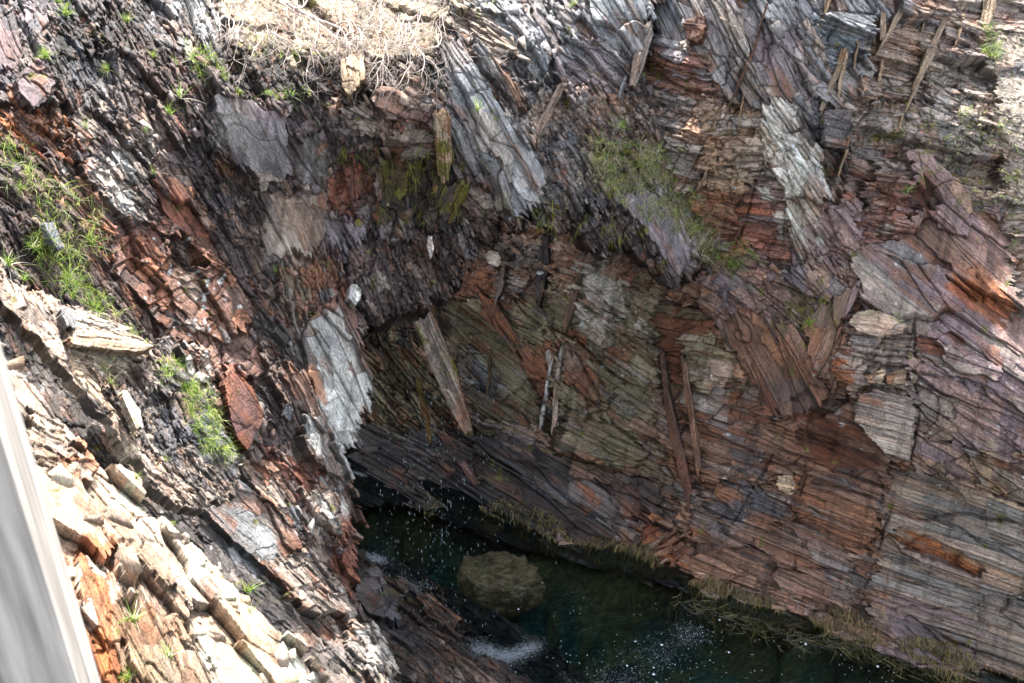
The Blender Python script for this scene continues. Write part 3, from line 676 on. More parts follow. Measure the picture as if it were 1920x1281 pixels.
L_ = [
    G([(-120, -120), (330, -120), (340, 160), (250, 210), (100, 200), (-120, 150)], ang=62, pal='greydark', bt=13, bl=46, amp=9, chips=1.6),
    G([(-120, 20), (30, 20), (48, 90), (40, 130), (-120, 150)], ang=60, pal='purple', bt=40, bl=90, amp=6, chips=.1, off=8),
    G([(50, 25), (95, 20), (95, 70), (75, 78), (50, 50)], ang=55, pal='purslate', bt=30, bl=50, amp=6, chips=.2, off=10),
    G([(90, 45), (170, 30), (180, 80), (140, 120), (110, 110)], ang=60, pal='soil', bt=16, bl=40, amp=10, chips=1),
    G([(-20, 190), (60, 190), (160, 290), (150, 310), (60, 270), (-20, 240)], ang=48, pal='rust', bt=9, bl=36, amp=9, chips=1.5, rust=.35),
    G([(200, 0), (400, 60), (480, 180), (420, 200), (400, 290), (330, 230), (260, 150), (180, 80)], ang=62, pal='dark', bt=14, bl=50, amp=10, chips=1.8),
    G([(300, -30), (390, -30), (440, 110), (405, 125), (355, 60)], ang=68, pal='slate', bt=9, bl=50, amp=8, chips=1.4, off=6),
    # knoll
    G([(385, -120), (850, -120), (840, 30), (820, 110), (700, 110), (560, 100), (470, 110), (420, 70)], ang=20, pal='drygrass', bt=14, bl=20, amp=5, chips=.4, tilt=.2),
    G([(430, 100), (560, 95), (700, 110), (800, 120), (840, 60), (870, 90), (830, 180), (640, 190), (560, 190), (430, 180)], ang=60, pal='soil', bt=10, bl=24, amp=8, chips=1.2, rust=.05),
    G([(830, -120), (1190, -120), (1180, 60), (1100, 60), (1000, 70), (880, 60), (835, 20)], ang=55, pal='grey', bt=20, bl=90, amp=10, chips=.8),
    G([(840, 30), (900, 20), (990, 60), (1010, 120), (940, 130), (880, 80)], ang=35, pal='tangrey', bt=14, bl=70, amp=10, chips=1),
    G([(940, 20), (1100, 20), (1170, 70), (1110, 170), (1040, 150), (980, 90)], ang=60, pal='slate', bt=22, bl=90, amp=9, chips=.7, off=8),
    G([(1100, -20), (1200, -40), (1225, 20), (1200, 110), (1160, 110), (1110, 40)], ang=58, pal='slate', bt=34, bl=160, amp=6, chips=.3, off=14),
    G([(1050, 60), (1160, 80), (1190, 170), (1100, 200), (1060, 140)], ang=40, pal='purslate', bt=14, bl=60, amp=9, chips=.9),
    G([(960, 110), (1040, 110), (1050, 170), (980, 190), (940, 150)], ang=60, pal='greydark', bt=10, bl=30, amp=10, chips=1.5),
    G([(980, 90), (1030, 95), (1025, 155), (990, 150)], ang=60, pal='bluegrey', bt=10, bl=30, amp=7, chips=1, lich=.2, off=8),
    G([(940, 170), (1050, 160), (1200, 170), (1240, 290), (1180, 400), (1040, 420), (1000, 330), (980, 260)], ang=58, pal='scree', bt=12, bl=26, amp=9, chips=3.2),
    G([(1060, 230), (1120, 260), (1180, 400), (1100, 410), (1030, 380), (1010, 320)], ang=60, pal='greydark', bt=12, bl=26, amp=7, chips=1.8),
    G([(1090, 260), (1240, 290), (1300, 380), (1340, 460), (1300, 500), (1200, 440), (1100, 350)], ang=60, pal='olive', bt=12, bl=26, amp=6, chips=1.2, moss=.28),
    G([(1150, 360), (1200, 350), (1262, 400), (1300, 460), (1276, 545), (1262, 512), (1245, 535), (1222, 485), (1170, 430)], ang=62, pal='purslate', bt=50, bl=160, amp=2.5, chips=0, wet=.3, moss=.14, off=10, macro=10),
    # blue-grey long slab
    G([(828, 95), (865, 80), (920, 170), (1010, 300), (1018, 390), (1000, 410), (940, 410), (930, 330), (880, 300), (846, 200)], ang=60, pal='slate', bt=24, bl=200, amp=5, chips=.25, off=8, rag=20),
    G([(875, 85), (900, 90), (985, 190), (975, 200), (960, 205), (900, 130)], ang=60, pal='grey', bt=9, bl=90, amp=6, chips=.4, off=22),
    G([(940, 170), (1000, 260), (990, 285), (930, 190)], ang=60, pal='tangrey', bt=12, bl=50, amp=8, chips=.7, off=12),
    G([(845, 205), (880, 250), (905, 340), (880, 350), (850, 290)], ang=62, pal='purslate', bt=18, bl=90, amp=7, chips=.4, wet=.2),
    G([(915, 290), (960, 320), (960, 400), (930, 400)], ang=66, pal='olive', bt=20, bl=150, amp=3, chips=.1, wet=.5, moss=.12),
    # wet nook
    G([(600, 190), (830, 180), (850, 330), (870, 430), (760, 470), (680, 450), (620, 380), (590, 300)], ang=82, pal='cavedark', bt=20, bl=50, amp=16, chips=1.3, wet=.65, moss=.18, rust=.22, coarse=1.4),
    G([(640, 200), (690, 190), (715, 240), (690, 260), (640, 250)], ang=20, pal='tangrey', bt=30, bl=60, amp=9, off=16, chips=.3),
    G([(700, 160), (800, 140), (830, 190), (820, 240), (760, 230), (700, 200)], ang=25, pal='tangrey', bt=26, bl=60, amp=10, off=12, chips=.6),
    G([(730, 240), (820, 245), (815, 300), (770, 300), (730, 270)], ang=15, pal='redbrown', bt=30, bl=60, amp=6, off=4, chips=.2, wet=.4),
    G([(705, 290), (760, 300), (765, 360), (740, 410), (715, 390)], ang=85, pal='mossy', bt=30, bl=70, amp=7, off=2, chips=.3, wet=.6, moss=.3),
    G([(600, 290), (660, 300), (700, 330), (700, 420), (650, 420), (600, 380)], ang=80, pal='redbrown', bt=20, bl=44, amp=12, chips=.8, wet=.4),
    G([(820, 340), (880, 340), (850, 420), (830, 430)], ang=-62, pal='mossy', bt=14, bl=90, amp=6, chips=.3, wet=.4, moss=.3, off=10),
    # big slabs
    G([(395, 190), (450, 190), (530, 215), (555, 330), (510, 350), (470, 380), (425, 300)], ang=62, pal='purslate', bt=60, bl=220, amp=2, chips=0, off=14, rag=18, macro=10, alt=0, rust=.08),
    G([(530, 280), (560, 250), (620, 240), (612, 345), (560, 350)], ang=66, pal='purslate', bt=26, bl=70, amp=6, chips=.5, off=8, rag=18),
    G([(465, 370), (540, 365), (615, 360), (612, 450), (580, 480), (530, 490), (500, 480)], ang=68, pal='tangrey', bt=50, bl=150, amp=2, chips=0, wet=.4, rust=.3, off=2, macro=10, alt=0, moss=.12),
    G([(610, 420), (650, 400), (690, 420), (690, 480), (650, 490), (620, 460)], ang=66, pal='purslate', bt=22, bl=70, amp=5, chips=.3, wet=.4, moss=.2, off=4),
    G([(520, 490), (640, 470), (665, 560), (620, 600), (575, 590), (540, 620), (520, 560)], ang=75, pal='brown', bt=13, bl=34, amp=11, chips=1.6, rust=.18, wet=.3, rag=22),
    G([(520, 500), (545, 500), (560, 620), (540, 640)], ang=80, pal='olive', bt=20, bl=100, amp=4, chips=.1, wet=.6, moss=.15),
    G([(640, 460), (900, 430), (1000, 420), (900, 520), (860, 570), (700, 620), (660, 560)], ang=72, pal='dark', bt=13, bl=34, amp=14, chips=2.2, rust=.2, wet=.35, rag=26),  # overhang fringe: shade under the lip deepened by the dark palette
    G([(990, 400), (1180, 400), (1290, 540), (1250, 560), (1100, 500), (1000, 480)], ang=66, pal='dark', bt=14, bl=34, amp=12, chips=1.5, rust=.15, moss=.12, rag=26),
    # left
    G([(145, 300), (165, 280), (200, 300), (250, 350), (255, 420), (220, 410), (165, 340)], ang=50, pal='white', bt=17, bl=28, amp=6, chips=.5, off=12, rust=.12),
    G([(215, 230), (245, 250), (255, 275), (235, 270)], ang=60, pal='white', bt=14, bl=40, amp=6, chips=.4, off=12),
    G([(365, 270), (400, 290), (410, 330), (390, 335)], ang=62, pal='paleridge', bt=14, bl=40, amp=6, chips=.4, off=10),
    G([(185, 180), (225, 210), (290, 300), (280, 320), (240, 270), (180, 210)], ang=52, pal='tangrey', bt=12, bl=40, amp=8, chips=.8, off=8),
    G([(285, 190), (310, 215), (360, 290), (350, 300), (310, 250)], ang=56, pal='brown', bt=18, bl=40, amp=5, chips=.3, off=12),
    G([(275, 320), (315, 325), (370, 400), (425, 490), (415, 545), (375, 510), (320, 420)], ang=55, pal='redbrown', bt=44, bl=190, amp=3, chips=.08, off=9),
    G([(330, 250), (480, 330), (500, 420), (470, 470), (420, 450), (370, 360)], ang=60, pal='dark', bt=12, bl=40, amp=11, chips=2),
    G([(100, 320), (150, 330), (260, 440), (230, 470), (130, 400)], ang=45, pal='brown', bt=11, bl=90, amp=7, chips=.8),
    G([(20, 170), (75, 115), (108, 155), (90, 200), (50, 200)], ang=42, pal='purple', bt=30, bl=44, amp=9, chips=.2, off=22),
    G([(10, 150), (50, 170), (150, 250), (110, 270), (40, 220)], ang=48, pal='brown', bt=16, bl=40, amp=9, chips=1, off=0),
    G([(210, 420), (330, 420), (420, 500), (520, 620), (530, 720), (470, 720), (420, 690), (300, 600), (210, 500)], ang=52, pal='brown', bt=34, bl=46, amp=7, chips=.3, rust=.2, lich=.1, coarse=1.1),
    G([(265, 430), (310, 440), (310, 490), (270, 500)], ang=50, pal='redbrown', bt=24, bl=50, amp=5, chips=.3, off=8, lich=.2),
    G([(315, 450), (350, 440), (400, 520), (370, 540), (325, 500)], ang=55, pal='soil', bt=16, bl=30, amp=12, chips=1, off=-26),  # recess, not earth: its shade is painted in with the dark soil colours
    G([(300, 500), (410, 500), (470, 600), (420, 640), (340, 600)], ang=50, pal='brown', bt=30, bl=46, amp=5, chips=.2, rust=.15, lich=.2, off=4),
    G([(400, 690), (445, 690), (495, 770), (470, 850), (430, 800), (405, 730)], ang=55, pal='redbrown', bt=50, bl=90, amp=4, chips=.1, off=14, rust=.3),
    G([(325, 650), (370, 640), (430, 720), (410, 750), (360, 730)], ang=56, pal='paleridge', bt=16, bl=26, amp=8, chips=.7, rust=.22, off=4),
    G([(480, 540), (530, 560), (570, 660), (590, 780), (640, 880), (600, 880), (540, 800), (500, 700), (470, 600)], ang=62, pal='soil', bt=14, bl=60, amp=11, chips=1.2, wet=.5, rust=.15, off=-10),
    G([(520, 690), (560, 690), (610, 800), (640, 900), (610, 900), (560, 800)], ang=62, pal='wetred', bt=20, bl=110, amp=6, chips=.4, wet=.4, rust=.3, off=6),
    # white quartz face
    G([(560, 640), (575, 600), (620, 575), (640, 560), (670, 640), (695, 730), (690, 790), (668, 800), (680, 880), (650, 900), (620, 820), (590, 760)], ang=66, pal='white', bt=60, bl=150, amp=4, chips=0, off=14, rag=10, rust=.22, macro=12, alt=0),
    G([(625, 560), (655, 580), (695, 700), (690, 730), (660, 660)], ang=68, pal='rustdark', bt=30, bl=110, amp=4, chips=.1, off=20, wet=.3, lich=.16, rag=8),
    G([(553, 790), (575, 785), (600, 840), (595, 880), (565, 860)], ang=64, pal='white', bt=30, bl=60, amp=5, chips=.1, off=20, rust=.3),
    G([(450, 830), (520, 850), (600, 880), (660, 910), (690, 1000), (670, 1060), (600, 1020), (530, 960), (470, 900)], ang=54, pal='redbrown', bt=26, bl=60, amp=9, chips=.5, rust=.18, lich=.05),
    G([(560, 925), (600, 905), (640, 940), (640, 975), (600, 1010), (575, 970)], ang=54, pal='white', bt=22, bl=40, amp=7, chips=.4, off=10, rust=.25),
    G([(370, 880), (410, 870), (470, 920), (550, 1000), (560, 1030), (500, 1075), (430, 1020), (370, 940)], ang=46, pal='slate', bt=70, bl=120, amp=2.5, chips=0, off=12, rust=.42, lich=.05, macro=8, alt=0),
    G([(430, 850), (480, 870), (570, 980), (550, 1000), (480, 930)], ang=52, pal='tangrey', bt=18, bl=60, amp=7, chips=.4, off=10, rust=.2),
    G([(490, 1075), (560, 1015), (610, 1060), (700, 1180), (745, 1250), (820, 1400), (700, 1400), (600, 1200), (530, 1130)], ang=52, pal='tangrey', bt=30, bl=100, amp=9, chips=.5, rust=.3, lich=.12),
    G([(640, 1000), (690, 1010), (700, 1060), (670, 1100), (640, 1060)], ang=60, pal='redbrown', bt=34, bl=80, amp=4, chips=.1, rust=.3),
    G([(640, 1180), (690, 1160), (740, 1250), (720, 1300), (650, 1240)], ang=52, pal='paleridge', bt=16, bl=60, amp=7, chips=.6, rust=.25, off=8),
    G([(290, 690), (420, 740), (450, 860), (420, 900), (340, 850)], ang=50, pal='scree', bt=18, bl=34, amp=8, chips=1.6, moss=.15),
    # gully wall
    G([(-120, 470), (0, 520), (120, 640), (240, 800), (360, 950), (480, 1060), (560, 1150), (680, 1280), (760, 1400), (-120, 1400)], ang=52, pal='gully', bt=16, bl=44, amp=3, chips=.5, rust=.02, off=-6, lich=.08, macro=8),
]
left_cliff = build_layer('cliff', [(-120, -110), (1250, -110), (1235, 40), (1215, 150), (1240, 230), (1275, 330), (1330, 420), (1330, 500), (1290, 510), (1278, 545), (1240, 525), (1180, 470), (1120, 485), (1090, 440), (1010, 410), (960, 425), (890, 450), (850, 540), (800, 570), (740, 580), (690, 610), (672, 640), (695, 720), (695, 770), (668, 800), (680, 830), (650, 850), (655, 900), (682, 960), (665, 1020), (680, 1060), (668, 1100), (700, 1180), (750, 1260), (830, 1400), (-120, 1400)],
                         left_depth, G(None, pal='dark', ang=54, bt=17, bl=56, amp=9), L_, seed=23, chips=6500, thick=1.6, mask_rag=22)
tag(left_cliff, 'broken overhanging cliff of steep slate beds on the left and above the cave', None)

# ================================================================== SUNLIT FOREGROUND LEDGES
ridge_depth = tps([(-60, 420, 7.6), (0, 500, 7.4), (100, 600, 7.3), (280, 650, 8.3), (200, 700, 7.6), (150, 700, 7.0), (350, 800, 8.0), (250, 850, 7.2), (350, 940, 7.3), (440, 900, 8.3), (0, 560, 7.0), (420, 760, 8.8), (150, 580, 8.0), (500, 1000, 8.4)])
RG = [
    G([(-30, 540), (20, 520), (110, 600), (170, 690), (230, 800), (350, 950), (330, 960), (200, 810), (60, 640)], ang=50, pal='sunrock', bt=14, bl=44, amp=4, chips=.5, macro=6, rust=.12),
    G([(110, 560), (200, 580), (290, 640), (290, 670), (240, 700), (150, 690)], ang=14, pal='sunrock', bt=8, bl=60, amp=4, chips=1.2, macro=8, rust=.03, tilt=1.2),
    G([(200, 730), (330, 740), (350, 800), (330, 880), (260, 830)], ang=70, pal='greydark', bt=12, bl=44, amp=8, chips=1.2, macro=10),
    G([(290, 670), (350, 700), (450, 850), (440, 900), (380, 880), (340, 780)], ang=58, pal='greydark', bt=24, bl=60, amp=6, chips=.5, macro=8, lich=.1),
]
near_ridge = build_layer('rock_ridge', [(-120, 400), (-20, 470), (20, 520), (90, 560), (200, 585), (285, 640), (300, 680), (360, 710), (400, 770), (455, 870), (440, 930), (370, 960), (345, 950), (300, 925), (240, 850), (200, 780), (120, 690), (60, 625), (0, 565), (-120, 520)],
                         ridge_depth, G(None, pal='tangrey', ang=52, bt=12, bl=44, amp=6, macro=10), RG, seed=41, chips=1600, thick=0.22, mask_rag=8, kind='structure')
ledge_depth = tps([(-100, 560, 6.6), (0, 680, 5.8), (60, 730, 5.5), (200, 880, 5.3), (320, 990, 5.2), (420, 1080, 5.1), (540, 1180, 5.0), (680, 1320, 5.0), (-100, 900, 4.3), (100, 1000, 4.4), (250, 1100, 4.4), (100, 1281, 3.7), (350, 1281, 4.0), (500, 1281, 4.5), (300, 1400, 3.6), (-100, 1400, 3.2)])
LG = [
    G([(100, 840), (150, 830), (190, 880), (180, 910), (120, 890)], ang=45, pal='rust', bt=50, bl=60, amp=6, chips=.1, rust=.2, off=10, macro=8),
    G([(150, 1040), (220, 1040), (250, 1160), (240, 1400), (150, 1400)], ang=72, pal='rust', bt=22, bl=120, amp=9, chips=.3, rust=.2, off=-14, macro=20, alt=0),
    G([(250, 1050), (330, 1120), (400, 1180), (470, 1400), (240, 1400)], ang=66, pal='tan', bt=24, bl=150, amp=9, chips=.3, rust=.3, off=-16, macro=24, alt=0),
    G([(60, 760), (130, 800), (150, 850), (80, 900), (50, 850)], ang=30, pal='tangrey', bt=14, bl=50, amp=8, chips=1.2, macro=14),
]
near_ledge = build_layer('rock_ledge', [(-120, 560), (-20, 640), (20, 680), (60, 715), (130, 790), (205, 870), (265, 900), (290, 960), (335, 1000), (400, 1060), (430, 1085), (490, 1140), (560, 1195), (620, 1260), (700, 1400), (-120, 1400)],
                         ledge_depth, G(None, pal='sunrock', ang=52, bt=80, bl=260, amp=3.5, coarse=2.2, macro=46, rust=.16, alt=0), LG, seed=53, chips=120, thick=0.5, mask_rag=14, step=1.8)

# wet rocks at the waterline below the left cliff
def wet_depth(X, Y):
    u = ((1290 - 1055) * (X - 705) - (1030 - 705) * (Y - 1055)) / 401.0
    z = np.clip(-u / 70, -1.6, 2.4) * 0.55 + 0.25 * fbm(X / 70, Y / 50, 5, 3)
    return (z - CAMZ) / ray(X, Y)[..., 2]


build_layer('shore_rock', [(600, 1010), (690, 1020), (760, 1060), (900, 1130), (1040, 1210), (1130, 1300), (1160, 1400), (600, 1400)], wet_depth,
            G(None, pal='wetdark', ang=38, bt=13, bl=70, amp=7, macro=16, wet=.7, rust=.1, chips=1),
            [G([(660, 1070), (700, 1075), (745, 1130), (740, 1180), (690, 1150)], ang=40, pal='greydark', bt=34, bl=90, amp=5, macro=8, wet=.4, off=18, chips=.1),
             G([(780, 1110), (850, 1150), (900, 1190), (860, 1190), (790, 1140)], ang=38, pal='wetred', bt=14, bl=90, amp=6, macro=8, wet=.7)],
            seed=61, chips=1200, thick=0.4)

# ================================================================== SEABED, WATER, HEADLAND
SEA_C = [lin((38, 72, 66)), lin((54, 82, 66)), lin((88, 92, 64)), lin((26, 50, 50))]
gx, gy = np.meshgrid(np.arange(-9, 13, 0.06), np.arange(8, 24, 0.06))
a_, b_ = unproj(985, 990, water_d(985, 990)), unproj(1900, 1275, water_d(1900, 1275))
dl = (b_ - a_)[:2]; dl /= np.linalg.norm(dl); nl = np.array([-dl[1], dl[0]])
dist = (gx - a_[0]) * nl[0] + (gy - a_[1]) * nl[1]          # >0 behind the wall foot
gz = -1.5 + 0.5 * fbm(gx / 1.2, gy / 1.2, 71, 4) + 0.35 * facets(gx / .7, gy / .5, 73)[0]
gz = gz + np.clip(1 + dist / 1.6, 0, 1.0) ** 2 * 1.1
gz = np.minimum(gz, -0.12) - np.clip(dist - .3, 0, 3) * .6
nz = fbm(gx / .5, gy / .5, 75, 4)
k_ = np.clip((nz + 0.5), 0, .999)
cc = np.array(SEA_C)[(k_ * 4).astype(int)] * (0.7 + 0.6 * np.clip(fbm(gx / .15, gy / .15, 77, 3) + .5, 0, 1))[..., None]
wv = np.clip(1 + dist / 1.1 + 0.4 * nz, 0, 1)[..., None]
cc = cc * (1 - wv) + lin((96, 88, 52)) * wv * (0.6 + 0.8 * np.clip(nz + .5, 0, 1))[..., None]
H_, W_ = gx.shape; ii = np.arange(H_ * W_).reshape(H_, W_)
qq = np.stack([ii[:-1, :-1], ii[:-1, 1:], ii[1:, 1:], ii[1:, :-1]], 2).reshape(-1, 4)
sb = mesh_obj('seabed', np.stack([gx, gy, gz], 2).reshape(-1, 3), qq, ROCK, dict(Col=('FLOAT_COLOR', cc.reshape(-1, 3)), wet=('FLOAT', np.full(H_ * W_, .3)), st=('FLOAT_VECTOR', np.stack([gx * 60, gy * 60, gz], 2).reshape(-1, 3))), smooth=True)
tag(sb, kind='structure')

wm = bpy.data.materials.new('sea_water'); wm.use_nodes = True
n = wm.node_tree.nodes; l = wm.node_tree.links
for x in list(n): n.remove(x)
out = n.new('ShaderNodeOutputMaterial'); mixs = n.new('ShaderNodeMixShader'); tr = n.new('ShaderNodeBsdfTransparent'); gl = n.new('ShaderNodeBsdfGlossy'); fr = n.new('ShaderNodeFresnel')
tr.inputs[0].default_value = (0.56, 0.69, 0.72, 1); gl.inputs['Roughness'].default_value = 0.06; fr.inputs[0].default_value = 1.33
tc = n.new('ShaderNodeTexCoord'); w1 = n.new('ShaderNodeTexNoise'); w1.inputs['Scale'].default_value = 2.2; w1.inputs['Detail'].default_value = 5; w1.inputs['Distortion'].default_value = 0.6
l.new(tc.outputs['Object'], w1.inputs['Vector'])
bu = n.new('ShaderNodeBump'); bu.inputs['Strength'].default_value = 0.5; bu.inputs['Distance'].default_value = 0.06
l.new(w1.outputs['Fac'], bu.inputs['Height']); l.new(bu.outputs[0], gl.inputs['Normal']); l.new(bu.outputs[0], fr.inputs['Normal'])
l.new(fr.outputs[0], mixs.inputs[0]); l.new(tr.outputs[0], mixs.inputs[1]); l.new(gl.outputs[0], mixs.inputs[2]); l.new(mixs.outputs[0], out.inputs[0])
xs_ = np.linspace(-60, 60, 61); ys_ = np.linspace(-60, 40, 51)
wx, wy = np.meshgrid(xs_, ys_); ii = np.arange(wx.size).reshape(wx.shape)
qq = np.stack([ii[:-1, :-1], ii[:-1, 1:], ii[1:, 1:], ii[1:, :-1]], 2).reshape(-1, 4)
wt = mesh_obj('water', np.stack([wx, wy, np.zeros_like(wx)], 2).reshape(-1, 3), qq, wm, origin=(0, 0, 0))
tag(wt, kind='structure')
fl_c = simple_mat('deep_sea_floor', (30, 44, 44))
wz = np.full(wx.shape, -2.6)
tag(mesh_obj('sea_floor', np.stack([wx, wy, wz], 2).reshape(-1, 3), qq, fl_c), kind='structure')

hx, hy = np.meshgrid(np.linspace(-30, 45, 150), np.linspace(18.2, 70, 110))
hz = CAMZ - 0.150 * np.minimum(hy, 30) - 0.05 * np.abs(np.minimum(hx + 6, 0)) * 0 + 0.5 * fbm(hx / 6, hy / 6, 81, 4) * np.clip((hy - 20) / 10, 0.05, 1)
hz = hz - 2.4 * np.clip((hx - 5.5) / 1.5, 0, 1) * np.clip((23.5 - hy) / 1.5, 0, 1)
ii = np.arange(hx.size).reshape(hx.shape)
qq = np.stack([ii[:-1, :-1], ii[:-1, 1:], ii[1:, 1:], ii[1:, :-1]], 2).reshape(-1, 4)
tag(mesh_obj('hill', np.stack([hx, hy, hz], 2).reshape(-1, 3), qq, simple_mat('headland_turf', (150, 140, 100), scale=1.5)), kind='structure')

# ================================================================== NAMED ROCKS
def strip(p, w):
    """outline of a tapering blade through points p with widths w"""
    L = []; Rr = []
    for i, (x, y) in enumerate(p):
        a = p[max(0, i - 1)]; b = p[min(len(p) - 1, i + 1)]
        dx, dy = b[0] - a[0], b[1] - a[1]; m = math.hypot(dx, dy) or 1
        L.append((x - dy / m * w[i] / 2, y + dx / m * w[i] / 2)); Rr.append((x + dy / m * w[i] / 2, y - dx / m * w[i] / 2))
    return L + Rr[::-1]


def rock(name, label, cat, poly, df, off, group=None, thick=0.35, seed=None, tip=0.0, **k):
    p = dict(ang=50, bt=12, bl=60, amp=3, rag=5, chips=0, macro=3, coarse=.7, rust=.08, alt=0, nz=3); p.update(k)
    if cat == 'rock fin': off = off if off > 1 else off * .3; thick = min(thick, .22); p['bt'] = max(3, p['bt'] * .6); p['rag'] = 4; p['amp'] = 2.2; p['macro'] = 2.5
    cy0 = min(q[1] for q in poly); cy1 = max(q[1] for q in poly)
    f = lambda X, Y: df(X, Y) - off - tip * np.clip((Y - cy0) / (cy1 - cy0), 0, 1)
    o = build_layer(name, poly, f, G(poly, **p), [], seed=seed or (300 + len(SURF) * 13), thick=thick, kind=None, mask_rag=p['rag'], step=1.5)
    tag(o, label, cat, group)
    return o


WD, LD, RD, GD = wall_depth, left_depth, ridge_depth, ledge_depth
FG = 'thin upright rock fins standing out from the cliff'
rock('rock_fin', 'straight pale tan rock fin at the top edge, first right of the dark grey buttress', 'rock fin', strip([(1660, -60), (1656, 75)], [16, 10]), WD, .25, FG, ang=88, pal='tan', bt=5, bl=200)
rock('rock_fin', 'long tan rock fin slanting down left from the top edge to a sharp foot', 'rock fin', strip([(1722, -60), (1690, 20), (1645, 100)], [20, 14, 4]), WD, .3, FG, ang=-65, pal='tan', bt=5, bl=200)
rock('rock_fin', 'longest thin tan rock fin leaning over the banded grey ledges near the upper right', 'rock fin', strip([(1800, -60), (1770, 40), (1740, 110), (1698, 212)], [14, 10, 16, 4]), WD, .3, FG, ang=-66, pal='tan', bt=5, bl=200)
rock('rock_fin', 'broad bundle of pale tan upright blades beside the grass at the upper right', 'rock fin', strip([(1868, -60), (1856, 20), (1838, 66)], [34, 26, 14]), WD, .45, FG, ang=-78, pal='tan', bt=6, bl=120)
rock('rock_fin', 'short narrow tan rock fin between the longest fin and the blade bundle', 'rock fin', strip([(1808, 26), (1792, 82)], [8, 4]), WD, .3, FG, ang=-75, pal='tan', bt=5, bl=120)
rock('rock_fin', 'orange tan wedge of splintered rock hanging above the dark square block', 'rock fin', [(1578, 92), (1592, 84), (1580, 130), (1560, 180), (1538, 222), (1536, 205), (1556, 150)], WD, .32, FG, ang=-66, pal='tan', bt=5, bl=90, rust=.15)
rock('rock_fin', 'slim pale rock fin just right of the orange tan wedge', 'rock fin', strip([(1590, 96), (1578, 150), (1570, 205)], [7, 10, 5]), WD, .3, FG, ang=-80, pal='tan', bt=5, bl=120)
rock('rock_fin', 'short tan splinter on the dark grey rock right of the orange wedge', 'rock fin', strip([(1610, 72), (1603, 126)], [8, 3]), WD, .3, FG, ang=-85, pal='tan', bt=5, bl=120)
rock('rock_fin', 'thin rust edged fin running down the seam between two grey buttresses', 'rock fin', strip([(1442, 0), (1424, 60), (1402, 118), (1352, 235)], [5, 5, 7, 3]), WD, .3, FG, ang=-66, pal='brown', bt=5, bl=120, rust=.2)
rock('rock_fin', 'tall grey rock fin with pale edge left of the brown stepped ledges', 'rock fin', [(1206, 52), (1222, 34), (1224, 70), (1212, 120), (1190, 165), (1178, 158), (1184, 120)], LD, .4, FG, ang=-72, pal='tangrey', bt=8, bl=120)
rock('rock_fin', 'small grey rock fin directly below the tall grey one', 'rock fin', [(1170, 143), (1177, 140), (1172, 165), (1160, 190), (1160, 175)], LD, .3, FG, ang=-70, pal='slate', bt=6, bl=100)
rock('rock_fin', 'solitary grey olive rock fin standing in the blue grey scree', 'rock fin', [(1046, 158), (1058, 148), (1061, 160), (1040, 205), (1020, 240), (1000, 272), (999, 250), (1020, 205)], LD, .4, FG, ang=-64, pal='tangrey', bt=7, bl=120, thick=.4)
rock('rock_pillar', 'tan rock pillar with yellow mossy foot at the right of the wet nook', 'rock pillar', [(814, 210), (838, 198), (846, 230), (848, 290), (840, 340), (832, 348), (820, 330), (815, 270)], LD, .35, None, ang=88, pal='tan', bt=8, bl=60, rust=.5, moss=.2, thick=.6, amp=4)
rock('rock_fin', 'yellow mossy rock fin leaning left below the tan pillar', 'rock fin', [(872, 345), (884, 350), (866, 385), (846, 420), (838, 420), (850, 380)], LD, .35, FG, ang=-62, pal='mossy', bt=6, bl=80, moss=.4)
rock('rock_fin', 'long white and tan quartz rib hanging across the cave mouth', 'rock fin', [(764, 556), (800, 566), (828, 620), (856, 690), (874, 760), (886, 808), (874, 818), (852, 786), (830, 740), (802, 672), (776, 610)], WD, 1.25, FG, ang=66, pal='tangrey', bt=14, bl=120, rust=.3, moss=.12, thick=.5)
rock('rock_fin', 'mustard brown splinter hanging left of the white quartz rib', 'rock fin', [(778, 700), (790, 710), (806, 780), (810, 835), (800, 820), (786, 760)], WD, 1.3, FG, ang=70, pal='mossy', bt=8, bl=90, rust=.3)
rock('rock_fin', 'white and orange rock fin standing in the middle of the olive cave wall', 'rock fin', [(1022, 655), (1034, 650), (1040, 672), (1030, 720), (1022, 770), (1012, 806), (1008, 800), (1018, 740), (1028, 690)], WD, .45, FG, ang=-80, pal='white', bt=6, bl=60, rust=.45)
rock('rock_fin', 'thin pale grey blade just right of the white and orange fin', 'rock fin', [(1046, 662), (1054, 640), (1050, 720), (1044, 790), (1032, 826), (1034, 780), (1040, 720)], WD, .45, FG, ang=-82, pal='paleridge', bt=6, bl=90, rust=.2)
rock('rock_fin', 'long dark red brown blade slanting down from the grassy overhang', 'rock fin', [(1108, 392), (1120, 395), (1108, 450), (1090, 520), (1072, 590), (1060, 625), (1054, 610), (1070, 540), (1088, 470)], WD, .9, FG, ang=-76, pal='wetred', bt=8, bl=160, wet=.4, thick=.4)
rock('rock_fin', 'dark hanging blade with white tip left of the long red brown blade', 'rock fin', [(1012, 440), (1028, 440), (1030, 500), (1018, 545), (1010, 578), (1002, 540)], WD, .8, FG, ang=86, pal='dark', bt=8, bl=80, lich=.2, thick=.4)
rock('rock_fin', 'short pale brown blade below the rounded white stone', 'rock fin', [(940, 500), (948, 492), (946, 530), (930, 572), (926, 560)], WD, .5, FG, ang=-72, pal='tangrey', bt=6, bl=60, rust=.2)
rock('rock_fin', 'tall rust orange rib standing at the right end of the cave wall', 'rock fin', [(1234, 650), (1243, 660), (1256, 740), (1280, 830), (1297, 910), (1290, 972), (1282, 930), (1262, 850), (1243, 760)], WD, .5, FG, ang=78, pal='rustdark', bt=8, bl=120, wet=.4, rust=.3, thick=.4)
